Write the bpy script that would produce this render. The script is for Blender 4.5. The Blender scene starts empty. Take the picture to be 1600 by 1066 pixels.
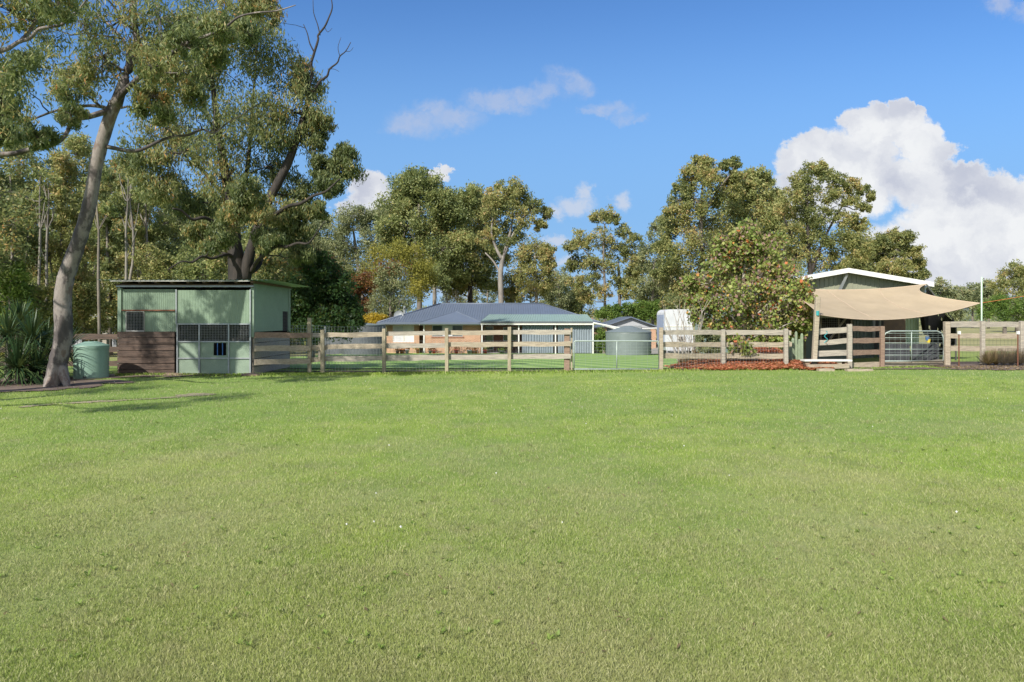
import bpy, math, random
import numpy as np
from mathutils import Vector, noise as mnoise
random.seed(7); rng = np.random.default_rng(11)
F = 1067.0; CH = 1.6; HZ = 500.0
S = bpy.context.scene; C = S.collection
def P(px, py, Y): return ((px-800)/F*Y, Y, CH+(HZ-py)/F*Y)
def PX(px, Y): return (px-800)/F*Y
def PZ(py, Y): return CH+(HZ-py)/F*Y
def sst(a, b, x):
    t = min(1, max(0, (x-a)/(b-a))); return t*t*(3-2*t)
def g(x, y):
    f = sst(18, 11, x) if x > 0 else 1.0
    t = min(1, max(0, (y-22)/32.0))
    return -1.08*t*f
# ------------------------------------------------------------ materials
MATS = {}
def nd(nt, t, **kw):
    n = nt.nodes.new(t)
    for k, v in kw.items(): setattr(n, k, v)
    return n
def newmat(name):
    m = bpy.data.materials.new(name); m.use_nodes = True
    nt = m.node_tree; nt.nodes.clear()
    out = nd(nt, 'ShaderNodeOutputMaterial'); b = nd(nt, 'ShaderNodeBsdfPrincipled')
    nt.links.new(b.outputs[0], out.inputs[0]); MATS[name] = m
    return m, nt, b, out
def ramp(nt, fac, stops):
    r = nd(nt, 'ShaderNodeValToRGB'); e = r.color_ramp.elements
    e[0].position = stops[0][0]; e[0].color = (*stops[0][1], 1)
    e[1].position = stops[-1][0]; e[1].color = (*stops[-1][1], 1)
    for p, c in stops[1:-1]:
        x = e.new(p); x.color = (*c, 1)
    nt.links.new(fac, r.inputs[0]); return r.outputs[0]
def coords(nt, scale=(1,1,1)):
    tc = nd(nt, 'ShaderNodeTexCoord'); mp = nd(nt, 'ShaderNodeMapping')
    mp.inputs['Scale'].default_value = scale
    nt.links.new(tc.outputs['Object'], mp.inputs[0]); return mp.outputs[0]
def noisen(nt, vec, scale, detail=5, rough=.6):
    n = nd(nt, 'ShaderNodeTexNoise'); n.inputs['Scale'].default_value = scale
    n.inputs['Detail'].default_value = detail; n.inputs['Roughness'].default_value = rough
    nt.links.new(vec, n.inputs['Vector']); return n.outputs[0]
def mixc(nt, fac, a, b, mode='MIX'):
    m = nd(nt, 'ShaderNodeMix', data_type='RGBA', blend_type=mode)
    for s, v in ((m.inputs[0], fac), (m.inputs[6], a), (m.inputs[7], b)):
        if isinstance(v, (int, float)): s.default_value = v
        elif isinstance(v, tuple): s.default_value = (*v, 1)
        else: nt.links.new(v, s)
    return m.outputs[2]
def bump(nt, b, h, strength=.3, dist=.01):
    n = nd(nt, 'ShaderNodeBump'); n.inputs['Strength'].default_value = strength; n.inputs['Distance'].default_value = dist
    nt.links.new(h, n.inputs['Height']); nt.links.new(n.outputs[0], b.inputs['Normal'])
def simple(name, c1, c2=None, scale=3, rough=.7, metal=0, stretch=(1,1,1), bmp=0, fine=None):
    m, nt, b, o = newmat(name)
    c2 = c2 or tuple(x*.75 for x in c1)
    v = coords(nt, stretch); n = noisen(nt, v, scale)
    col = ramp(nt, n, [(.3, c2), (.7, c1)])
    if fine:
        n2 = noisen(nt, v, scale*12, 3); col = mixc(nt, fine, col, ramp(nt, n2, [(.35, (0.25,0.25,0.25)), (.65, (1,1,1))]), 'MULTIPLY')
    nt.links.new(col, b.inputs['Base Color']); b.inputs['Roughness'].default_value = rough; b.inputs['Metallic'].default_value = metal
    if bmp: bump(nt, b, noisen(nt, v, scale*8, 4), bmp)
    return m
def foliage(name, cols, rough=.5, trans=.5, bright=1.9):
    """cols: list of (pos,color) picked by the per-leaf attribute"""
    m, nt, b, o = newmat(name)
    at = nd(nt, 'ShaderNodeAttribute', attribute_name='rnd')
    col = ramp(nt, at.outputs['Fac'], [(p, tuple(min(.75,x*bright*k) for x, k in zip(c, (1.08,1.04,.94)))) for p, c in cols])
    nt.links.new(col, b.inputs['Base Color']); b.inputs['Roughness'].default_value = rough
    b.inputs['Specular IOR Level'].default_value = .35
    t = nd(nt, 'ShaderNodeBsdfTranslucent'); mx = nd(nt, 'ShaderNodeMixShader'); mx.inputs[0].default_value = trans
    nt.links.new(mixc(nt, .35, col, (.26,.28,.06), 'MIX'), t.inputs[0])
    nt.links.new(b.outputs[0], mx.inputs[1]); nt.links.new(t.outputs[0], mx.inputs[2]); nt.links.new(mx.outputs[0], o.inputs[0])
    return m
simple('green_metal', (.21,.285,.20), (.165,.23,.165), 1.5, .45, fine=.12)
simple('green_side', (.20,.30,.225), (.17,.26,.195), 1.5, .45, fine=.12)
simple('green_panel', (.23,.30,.22), (.18,.24,.18), 2.5, .5, fine=.2)
simple('galv', (.33,.35,.36), (.24,.26,.27), 12, .4, .3)
simple('gate_steel', (.36,.42,.38), (.28,.33,.30), 9, .45, .1)
simple('roof_underside', (.42,.42,.38), (.3,.3,.28), 3, .6)
simple('old_and_shaded_timber', (.15,.10,.075), (.05,.036,.03), 2.2, .85, stretch=(1,4,9), bmp=.5, fine=.5)
simple('rail_timber', (.47,.40,.30), (.26,.215,.16), 2.5, .85, stretch=(1.2,6,10), bmp=.6, fine=.4)
simple('rail_timber_grey', (.46,.41,.335), (.26,.235,.20), 2.5, .85, stretch=(1.2,6,10), bmp=.6, fine=.4)
simple('rail_timber_brown', (.32,.22,.16), (.18,.12,.09), 2.5, .85, stretch=(1.2,6,10), bmp=.6, fine=.4)
simple('post_timber', (.45,.385,.27), (.24,.205,.14), 2.5, .85, stretch=(6,6,1.2), bmp=.6, fine=.45)
simple('rust', (.2,.08,.04), (.1,.045,.03), 8, .9)
simple('wire', (.36,.38,.38), (.24,.25,.25), 20, .5, .3)
simple('wire_dark', (.08,.08,.08), (.05,.05,.05), 20, .6)
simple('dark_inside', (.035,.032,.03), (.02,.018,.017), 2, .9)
simple('tank_green', (.22,.34,.27), (.17,.27,.21), 2.0, .5, fine=.15)
simple('tank_grey', (.16,.19,.19), (.125,.15,.15), 2, .5)
simple('tank_dark', (.11,.12,.135), (.08,.09,.10), 2, .5)
simple('roof_blue', (.115,.14,.19), (.10,.125,.17), .7, .45, fine=.1)
simple('roof_green', (.23,.315,.285), (.20,.28,.25), 1, .45, fine=.1)
simple('white_paint', (.66,.66,.63), (.56,.56,.53), 2, .5)
simple('white_trim', (.74,.73,.68), (.6,.58,.52), 4, .5)
simple('cream', (.62,.55,.42), (.52,.46,.36), 2, .6)
simple('curtain', (.20,.235,.27), (.16,.19,.22), 3, .85)
simple('blind', (.55,.56,.58), (.45,.46,.48), 3, .8)
simple('blue_paint', (.03,.12,.35), None, 4, .5)
simple('teal_plastic', (.03,.3,.32), None, 4, .5)
simple('red_plastic', (.42,.05,.04), None, 4, .5)
simple('orange_plastic', (.6,.2,.06), None, 4, .5)
simple('yellow_plastic', (.65,.5,.04), None, 4, .5)
simple('terracotta', (.4,.17,.09), None, 5, .8)
simple('black_cloth', (.022,.022,.026), (.014,.014,.017), 5, .85)
simple('rubber', (.045,.048,.055), (.03,.032,.037), 6, .8, fine=.3)
simple('shed_olive', (.27,.28,.20), (.22,.225,.165), 1.5, .55, fine=.12)
simple('shed_wall', (.15,.2,.19), (.12,.16,.155), 1.5, .55, fine=.15)
simple('shed_pale', (.42,.56,.42), (.36,.48,.36), 1.5, .5)
simple('brown_board', (.16,.1,.06), (.10,.065,.045), 3, .8, fine=.3)
simple('concrete', (.4,.39,.36), (.28,.27,.25), 4, .85, fine=.3)
simple('gravel', (.36,.34,.31), (.2,.19,.17), 14, .9, fine=.4)
simple('sail_seam', (.5,.39,.28), None, 6, .85)
simple('far_wall', (.36,.37,.39), (.3,.31,.33), .8, .6)
simple('cactus', (.24,.29,.19), (.15,.19,.12), 8, .7)
simple('orange_rope', (.6,.2,.05), None, 8, .7)
simple('caravan_white', (.52,.53,.55), (.40,.41,.44), 1.6, .8, stretch=(2,1,.7), bmp=1)
simple('caravan_blue', (.3,.34,.45), (.25,.29,.4), 2, .6)
simple('caravan_dark', (.05,.05,.055), None, 2, .4)
# bark
def bark(name, stops, sc=2.2, st=(1,1,.35), bm=.4):
    m, nt, b, o = newmat(name); v = coords(nt, st); n = noisen(nt, v, sc, 7, .62)
    n2 = noisen(nt, v, sc*9, 4)
    col = mixc(nt, .35, ramp(nt, n, stops), ramp(nt, n2, [(.3,(.35,.33,.32)),(.65,(1,1,1))]), 'MULTIPLY')
    nt.links.new(col, b.inputs['Base Color']); b.inputs['Roughness'].default_value = .8; bump(nt, b, n2, bm, .02)
bark('bark_smooth', [(.40,(.06,.05,.048)), (.48,(.09,.075,.07)), (.51,(.19,.165,.15)), (.57,(.235,.205,.185)), (.60,(.16,.12,.10)), (.7,(.14,.105,.09))], 1.9, (1.2,1.2,.6))
bark('bark_pale', [(.35,(.12,.105,.095)), (.5,(.21,.19,.165)), (.7,(.29,.26,.225))])
bark('bark_dark', [(.35,(.012,.010,.008)), (.6,(.04,.03,.024))], 5, (1,1,.2), .9)
bark('bark_brown', [(.35,(.09,.075,.062)), (.65,(.22,.19,.16))], 4, (1,1,.25), .6)
bark('bark_bare', [(.35,(.22,.19,.17)), (.65,(.42,.38,.33))], 4, (1,1,.4), .3)
# foliage palettes
foliage('leaf_gum', [(0,(.04,.06,.026)), (.35,(.085,.115,.05)), (.65,(.16,.175,.08)), (.93,(.24,.19,.09)), (1,(.25,.13,.05))])
foliage('leaf_dark', [(0,(.04,.06,.028)), (.45,(.09,.112,.05)), (.75,(.165,.17,.075)), (1,(.25,.15,.06))])
foliage('leaf_olive', [(0,(.055,.08,.035)), (.42,(.13,.155,.062)), (.8,(.22,.23,.10)), (1,(.25,.19,.09))])
foliage('leaf_olive_warm', [(0,(.06,.08,.035)), (.42,(.14,.155,.06)), (.75,(.22,.21,.09)), (1,(.26,.18,.09))])
foliage('leaf_grey', [(0,(.07,.09,.05)), (.45,(.135,.155,.085)), (.85,(.2,.215,.12)), (1,(.22,.18,.11))])
foliage('leaf_yellowgreen', [(0,(.11,.115,.025)), (.5,(.17,.165,.035)), (1,(.22,.2,.05))])
foliage('leaf_brightgreen', [(0,(.05,.10,.025)), (.5,(.10,.16,.035)), (1,(.16,.22,.06))], bright=1.5)
foliage('leaf_deepgreen', [(0,(.018,.045,.015)), (.5,(.03,.07,.022)), (1,(.05,.1,.03))], bright=1.0)
foliage('leaf_gold', [(0,(.35,.25,.02)), (.5,(.5,.38,.04)), (1,(.6,.45,.08))], bright=1)
foliage('leaf_red', [(0,(.12,.05,.03)), (.4,(.22,.09,.05)), (.7,(.16,.12,.04)), (1,(.35,.13,.05))], bright=0.9)
foliage('leaf_maple', [(0,(.10,.14,.04)), (.38,(.15,.19,.055)), (.5,(.14,.10,.09)), (.68,(.19,.12,.115)), (.82,(.17,.20,.06)), (.93,(.22,.22,.07)), (.975,(.42,.17,.05)), (1,(.45,.10,.05))], bright=2.0)
foliage('leaf_yucca', [(0,(.018,.045,.018)), (.6,(.04,.085,.034)), (1,(.10,.15,.06))], .4, .15, .9)
foliage('leaf_dry', [(0,(.16,.12,.08)), (.5,(.26,.2,.13)), (1,(.36,.28,.19))], bright=1)
foliage('leaf_litter', [(0,(.28,.08,.05)), (.4,(.52,.18,.11)), (.7,(.6,.28,.16)), (1,(.42,.24,.15))], bright=.95)
foliage('leaf_weed', [(0,(.13,.21,.045)), (1,(.22,.31,.08))], bright=1.3)
foliage('leaf_tuft', [(0,(.2,.26,.09)), (.6,(.32,.36,.15)), (1,(.5,.46,.27))], bright=1)
foliage('leaf_palm', [(0,(.05,.11,.03)), (1,(.1,.19,.06))])
# brick
def brick(name, c1, c2, mort):
    m, nt, b, o = newmat(name); tc = nd(nt, 'ShaderNodeTexCoord'); sx = nd(nt, 'ShaderNodeSeparateXYZ'); nt.links.new(tc.outputs['Object'], sx.inputs[0])
    ad = nd(nt, 'ShaderNodeMath', operation='ADD'); nt.links.new(sx.outputs[0], ad.inputs[0]); nt.links.new(sx.outputs[1], ad.inputs[1])
    cb = nd(nt, 'ShaderNodeCombineXYZ'); nt.links.new(ad.outputs[0], cb.inputs[0]); nt.links.new(sx.outputs[2], cb.inputs[1])
    br = nd(nt, 'ShaderNodeTexBrick'); br.inputs['Scale'].default_value = 1; br.inputs['Brick Width'].default_value = .24; br.inputs['Row Height'].default_value = .086
    br.inputs['Mortar Size'].default_value = .008; br.inputs['Color1'].default_value = (*c1,1); br.inputs['Color2'].default_value = (*c2,1); br.inputs['Mortar'].default_value = (*mort,1)
    nt.links.new(cb.outputs[0], br.inputs['Vector'])
    n = noisen(nt, tc.outputs['Object'], 1.3)
    nt.links.new(mixc(nt, .5, br.outputs[0], ramp(nt, n, [(.3,(.7,.7,.7)),(.7,(1,1,1))]), 'MULTIPLY'), b.inputs['Base Color']); b.inputs['Roughness'].default_value = .85
brick('brick_salmon', (.47,.265,.16), (.37,.205,.12), (.43,.36,.29))
brick('brick_red', (.36,.15,.09), (.26,.11,.07), (.36,.3,.25))
m, nt, b, o = newmat('glass'); b.inputs['Base Color'].default_value = (.06,.07,.08,1); b.inputs['Roughness'].default_value = .06; b.inputs['Specular IOR Level'].default_value = .8
# shade cloth
m, nt, b, o = newmat('sail'); v = coords(nt); n = noisen(nt, v, 1.2); wv = noisen(nt, coords(nt,(1,60,60)), 3, 2)
nt.links.new(mixc(nt, .25, ramp(nt, n, [(.3,(.39,.31,.205)),(.7,(.47,.375,.25))]), ramp(nt, wv, [(.3,(.7,.7,.7)),(.7,(1,1,1))]), 'MULTIPLY'), b.inputs['Base Color']); b.inputs['Roughness'].default_value = .85
t = nd(nt, 'ShaderNodeBsdfTranslucent'); t.inputs[0].default_value = (.5,.3,.15,1); mx = nd(nt, 'ShaderNodeMixShader'); mx.inputs[0].default_value = .15
nt.links.new(b.outputs[0], mx.inputs[1]); nt.links.new(t.outputs[0], mx.inputs[2]); nt.links.new(mx.outputs[0], o.inputs[0])
# grass colours shared by ground sheet and blades (positions in metres)
def grasscol(nt, vec, dim=1.0, cam=True):
    big = noisen(nt, vec, .22, 4, .55); mid = noisen(nt, vec, 1.1, 5, .6); dry = noisen(nt, vec, .45, 6, .65)
    col = ramp(nt, mid, [(.3,(.135*dim,.20*dim,.030*dim)), (.5,(.195*dim,.275*dim,.042*dim)), (.7,(.25*dim,.31*dim,.07*dim))])
    col = mixc(nt, ramp(nt, big, [(.42,(0,0,0)),(.56,(.7,.7,.7))]), col, (.145*dim,.23*dim,.042*dim))
    blot = noisen(nt, vec, 2.6, 6, .7); col = mixc(nt, ramp(nt, blot, [(.54,(0,0,0)),(.7,(.6,.6,.6))]), col, (.20*dim,.19*dim,.10*dim))
    # worn, browner turf nearer the camera side of the field
    sx = nd(nt, 'ShaderNodeSeparateXYZ'); nt.links.new(vec, sx.inputs[0])
    mr = nd(nt, 'ShaderNodeMapRange'); nt.links.new(sx.outputs[1], mr.inputs[0])
    for i, v in zip((1,2,3,4), (3, 12, .24, -.06)): mr.inputs[i].default_value = v
    ad = nd(nt, 'ShaderNodeMath', operation='ADD'); nt.links.new(dry, ad.inputs[0]); nt.links.new(mr.outputs[0], ad.inputs[1])
    col = mixc(nt, ramp(nt, ad.outputs[0], [(.49,(0,0,0)),(.82,(.7,.7,.7))]), col, (.30*dim,.29*dim,.135*dim))
    return col
m, nt, b, o = newmat('ground'); tc = nd(nt, 'ShaderNodeTexCoord'); v = tc.outputs['Object']
fine = noisen(nt, v, 60, 5, .75)
col = mixc(nt, .6, grasscol(nt, v, 1.13), ramp(nt, fine, [(.32,(.35,.35,.3)),(.5,(.85,.85,.8)),(.66,(1.15,1.15,1.1))]), 'MULTIPLY')
far = nd(nt, 'ShaderNodeMapRange'); sx = nd(nt, 'ShaderNodeSeparateXYZ'); nt.links.new(v, sx.inputs[0]); nt.links.new(sx.outputs[1], far.inputs[0]); far.inputs[1].default_value = 27; far.inputs[2].default_value = 45
col = mixc(nt, far.outputs[0], col, ramp(nt, noisen(nt, v, .12), [(.35,(.2,.2,.075)),(.65,(.3,.27,.12))]))
nt.links.new(col, b.inputs['Base Color']); b.inputs['Roughness'].default_value = .95; bump(nt, b, fine, .7, .03)
m, nt, b, o = newmat('grass_blade'); tc = nd(nt, 'ShaderNodeTexCoord'); at = nd(nt, 'ShaderNodeAttribute', attribute_name='rnd')
col = grasscol(nt, tc.outputs['Object'], 1.24)
col = mixc(nt, ramp(nt, at.outputs['Fac'], [(.68,(0,0,0)),(.80,(.8,.8,.8))]), col, (.44,.44,.26))
col = mixc(nt, .45, col, ramp(nt, at.outputs['Fac'], [(0,(.7,.75,.6)),(.4,(1,1,1)),(.7,(1.25,1.2,1))]), 'MULTIPLY')
nt.links.new(col, b.inputs['Base Color']); b.inputs['Roughness'].default_value = .55; b.inputs['Specular IOR Level'].default_value = .3
t = nd(nt, 'ShaderNodeBsdfTranslucent'); nt.links.new(col, t.inputs[0]); mx = nd(nt, 'ShaderNodeMixShader'); mx.inputs[0].default_value = .35
nt.links.new(b.outputs[0], mx.inputs[1]); nt.links.new(t.outputs[0], mx.inputs[2]); nt.links.new(mx.outputs[0], o.inputs[0])
m, nt, b, o = newmat('mown_lawn'); tc = nd(nt, 'ShaderNodeTexCoord'); v = tc.outputs['Object']
wv = nd(nt, 'ShaderNodeTexWave'); mp = nd(nt, 'ShaderNodeMapping'); mp.inputs['Rotation'].default_value = (0,0,math.radians(-18)); nt.links.new(v, mp.inputs[0]); nt.links.new(mp.outputs[0], wv.inputs[0])
wv.inputs['Scale'].default_value = .22; wv.inputs['Distortion'].default_value = .6; wv.inputs['Detail'].default_value = 1
col = ramp(nt, wv.outputs['Fac'], [(.35,(.15,.26,.055)),(.65,(.25,.37,.10))])
col = mixc(nt, .4, col, ramp(nt, noisen(nt, v, 14), [(.3,(.55,.55,.5)),(.7,(1,1,1))]), 'MULTIPLY')
nt.links.new(col, b.inputs['Base Color']); b.inputs['Roughness'].default_value = .9
simple('soil', (.20,.145,.11), (.09,.062,.05), 3, .95, fine=.5, bmp=.8)
simple('worn_soil', (.36,.31,.2), (.24,.2,.125), 5, .95, fine=.5)
simple('hill', (.05,.075,.10), (.04,.06,.085), .004, 1)
M = MATS
# ------------------------------------------------------------ mesh helpers
ORG = {}
class MB:
    def __init__(s): s.v = []; s.f = []
    def face(s, pts):
        n = len(s.v); s.v += [tuple(p) for p in pts]; s.f.append(tuple(range(n, n+len(pts)))); return s
    def hexa(s, p):  # 8 pts: bottom 4 ccw, top 4
        n = len(s.v); s.v += [tuple(q) for q in p]
        for q in ((0,3,2,1),(4,5,6,7),(0,1,5,4),(1,2,6,5),(2,3,7,6),(3,0,4,7)): s.f.append(tuple(n+i for i in q))
        return s
    def box(s, x0, y0, z0, x1, y1, z1):
        x0, x1 = sorted((x0,x1)); y0, y1 = sorted((y0,y1)); z0, z1 = sorted((z0,z1))
        return s.hexa([(x0,y0,z0),(x1,y0,z0),(x1,y1,z0),(x0,y1,z0),(x0,y0,z1),(x1,y0,z1),(x1,y1,z1),(x0,y1,z1)])
    def slab(s, px0, py0, px1, py1, Y, th=.04):   # front-facing box given by its outline seen at distance Y
        return s.box(PX(px0,Y), Y, PZ(py0,Y), PX(px1,Y), Y+th, PZ(py1,Y))
    def tube(s, pts, rads, n=8, cap=True, jit=0):
        pts = [Vector(p) for p in pts]
        if isinstance(rads, (int, float)): rads = [rads]*len(pts)
        base = len(s.v); ref = Vector((.31,.17,.93)).normalized()
        for i, p in enumerate(pts):
            d = (pts[min(i+1,len(pts)-1)]-pts[max(i-1,0)])
            d = d.normalized() if d.length > 1e-9 else Vector((0,0,1))
            a = d.cross(ref)
            if a.length < .1: a = d.cross(Vector((1,0,0)))
            a.normalize(); b_ = d.cross(a)
            for k in range(n):
                t = 2*math.pi*k/n; r = rads[i]*(1+(random.uniform(-jit,jit) if jit else 0))
                s.v.append(tuple(p+(a*math.cos(t)+b_*math.sin(t))*r))
        for i in range(len(pts)-1):
            for k in range(n):
                q = base+i*n; s.f.append((q+k, q+(k+1)%n, q+n+(k+1)%n, q+n+k))
        if cap: s.f.append(tuple(base+k for k in range(n))[::-1]); s.f.append(tuple(base+(len(pts)-1)*n+k for k in range(n)))
        return s
    def lathe(s, cx, cy, prof, n=32):  # prof: [(r,z)]
        base = len(s.v)
        for r, z in prof:
            for k in range(n):
                t = 2*math.pi*k/n; s.v.append((cx+r*math.cos(t), cy+r*math.sin(t), z))
        for i in range(len(prof)-1):
            for k in range(n):
                q = base+i*n; s.f.append((q+k, q+(k+1)%n, q+n+(k+1)%n, q+n+k))
        s.f.append(tuple(base+k for k in range(n))[::-1]); s.f.append(tuple(base+(len(prof)-1)*n+k for k in range(n)))
        return s
    def corr(s, x0, y0, x1, y1, z0, z1, pitch=.09, dep=.02, z0b=None, z1b=None, trap=False):
        """corrugated sheet between two ground points, ribs vertical; tops may slope (z1 -> z1b)"""
        L = math.hypot(x1-x0, y1-y0); ux, uy = (x1-x0)/L, (y1-y0)/L; nx, ny = uy, -ux
        z0b = z0 if z0b is None else z0b; z1b = z1 if z1b is None else z1b
        prof = []
        k = 0; u = 0
        pat = [(0,0),(.5,0),(.58,1),(.78,1),(.86,0)] if trap else [(0,0),(.25,.5),(.5,1),(.75,.5)]
        while u < L:
            for a, h in pat:
                if u+a*pitch <= L: prof.append((u+a*pitch, h*dep))
            u += pitch
        prof.append((L, 0)); b = len(s.v)
        for u, h in prof:
            f = u/L; x = x0+ux*u+nx*h; y = y0+uy*u+ny*h
            s.v.append((x,y,z0+(z0b-z0)*f)); s.v.append((x,y,z1+(z1b-z1)*f))
        for i in range(len(prof)-1): q = b+2*i; s.f.append((q, q+2, q+3, q+1))
        return s
    def plank(s, p0, p1, h, th, jit=.01, n=10, end=0):
        """rough sawn board, centre line p0->p1, height h (z), thickness th (horizontal normal)"""
        p0 = Vector(p0); p1 = Vector(p1); d = (p1-p0); nrm = Vector((d.y,-d.x,0)).normalized(); b = len(s.v)
        o1, o2 = random.uniform(0,99), random.uniform(0,99)
        for i in range(n+1):
            t = i/n; c = p0+d*t
            jt = mnoise.noise((t*d.length*1.6, o1, 0))*jit*2.2; jb = mnoise.noise((t*d.length*1.6, o2, 5))*jit*2.2; jy = mnoise.noise((t*3, o1, 9))*jit
            for sy, sz in ((1,-1),(-1,-1),(-1,1),(1,1)):
                s.v.append(tuple(c+nrm*(sy*th/2+jy)+Vector((0,0,sz*h/2+(jt if sz > 0 else jb)))))
        for i in range(n):
            q = b+4*i
            for k in range(4): s.f.append((q+k, q+(k+1)%4, q+4+(k+1)%4, q+4+k))
        s.f.append((b,b+1,b+2,b+3)[::-1]); q = b+4*n; s.f.append((q,q+1,q+2,q+3)); return s
    def post(s, x, y, z0, z1, w, d=None, tx=0, ty=0, jit=.008):
        d = d or w; n = 7; b = len(s.v); o = random.uniform(0,99)
        for i in range(n+1):
            t = i/n; z = z0+(z1-z0)*t; cx = x+tx*t+mnoise.noise((o,z*1.5,0))*jit; cy = y+ty*t; c = .22
            for sx, sy in ((-1,-1+c),(-1+c,-1),(1-c,-1),(1,-1+c),(1,1-c),(1-c,1),(-1+c,1),(-1,1-c)):
                s.v.append((cx+sx*w/2*(1+mnoise.noise((o+sx,z*3,sy))*.08), cy+sy*d/2, z+(random.uniform(-.01,.01) if i == n else 0)))
        for i in range(n):
            q = b+8*i
            for k in range(8): s.f.append((q+k, q+(k+1)%8, q+8+(k+1)%8, q+8+k))
        s.f.append(tuple(b+8*n+k for k in range(8))); return s
    def wires(s, x0, y0, x1, y1, z0, z1, du, dz, r=.003, z0b=None, z1b=None):
        L = math.hypot(x1-x0, y1-y0); n = max(1, round(L/du)); m_ = max(1, round((z1-z0)/dz))
        z0b = z0 if z0b is None else z0b; z1b = z1 if z1b is None else z1b
        for i in range(n+1):
            t = i/n; x = x0+(x1-x0)*t; y = y0+(y1-y0)*t
            s.tube([(x,y,z0+(z0b-z0)*t),(x,y,z1+(z1b-z1)*t)], r, 3, False)
        for j in range(m_+1):
            f = j/m_; s.tube([(x0,y0+2*r,z0+(z1-z0)*f),(x1,y1+2*r,z0b+(z1b-z0b)*f)], r, 3, False)
        return s
    def build(s, name, mat, parent=None, smooth=False, org=None):
        return mesh(name, s.v, s.f, mat, parent, smooth, org)
def mesh(name, v, f, mat, parent=None, smooth=False, org=None):
    o_ = ORG[parent.name] if parent else (org or (0,0,0))
    me = bpy.data.meshes.new(name)
    me.from_pydata([(a-o_[0], b-o_[1], c-o_[2]) for a, b, c in v], [], f)
    me.materials.append(M[mat] if isinstance(mat, str) else mat)
    if smooth: me.shade_smooth()
    me.update()
    ob = bpy.data.objects.new(name, me); C.objects.link(ob)
    if parent: ob.parent = parent; ORG[ob.name] = o_
    else: ob.location = o_; ORG[ob.name] = o_
    return ob
def quads(name, V, n, mat, rnd, parent=None, k=4, org=(0,0,0)):
    """V: (n*k,3) float array, n faces of k corners"""
    o_ = ORG[parent.name] if parent else org
    me = bpy.data.meshes.new(name); V = (V-np.array(o_)).astype(np.float32)
    me.vertices.add(n*k); me.vertices.foreach_set('co', V.ravel())
    me.loops.add(n*k); me.loops.foreach_set('vertex_index', np.arange(n*k, dtype=np.int32))
    me.polygons.add(n); me.polygons.foreach_set('loop_start', np.arange(0, n*k, k, dtype=np.int32))
    me.update(calc_edges=True)
    a = me.attributes.new('rnd', 'FLOAT', 'FACE'); a.data.foreach_set('value', rnd.astype(np.float32))
    me.materials.append(M[mat]); ob = bpy.data.objects.new(name, me); C.objects.link(ob)
    if parent: ob.parent = parent
    else: ob.location = o_
    ORG[ob.name] = o_
    return ob
def tag(o, label=None, cat=None, group=None, kind=None):
    for k, v in (('label',label),('category',cat),('group',group),('kind',kind)):
        if v: o[k] = v
    return o
def thing(name, loc, label, cat, group=None):
    o = bpy.data.objects.new(name, None); C.objects.link(o); o.location = loc; o.empty_display_size = .3
    ORG[o.name] = tuple(loc); return tag(o, label, cat, group)
# ------------------------------------------------------------ leaves
def leafquads(cen, length, width, droop=.5, up=None):
    """rhombic leaves at centres; droop 0..1 turns the long axis to hang down"""
    n = len(cen); d = rng.normal(size=(n,3)); d /= np.linalg.norm(d,axis=1)[:,None]
    d = d*(1-droop)+np.array([0,0,-1.0])*droop*rng.uniform(.4,1.3,(n,1)); d /= np.linalg.norm(d,axis=1)[:,None]
    s = np.cross(d, rng.normal(size=(n,3))); s /= (np.linalg.norm(s,axis=1)[:,None]+1e-9)
    L = length*rng.uniform(.6,1.3,(n,1)); W = width*rng.uniform(.6,1.3,(n,1))
    V = np.empty((n,4,3)); V[:,0] = cen-d*L/2; V[:,1] = cen+s*W/2-d*L*.08; V[:,2] = cen+d*L/2; V[:,3] = cen-s*W/2-d*L*.08
    return V.reshape(-1,3)
def bez(a, b, up, n=5, wob=.06):
    a = Vector(a); b = Vector(b); L = (b-a).length; mid = (a+b)/2+Vector((0,0,up*L)); out = []
    for i in range(n+1):
        t = i/n; p = a*(1-t)**2+mid*2*t*(1-t)+b*t*t
        if 0 < i < n: p += Vector([random.uniform(-1,1)*L*wob for _ in range(3)])
        out.append(p)
    return out
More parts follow.
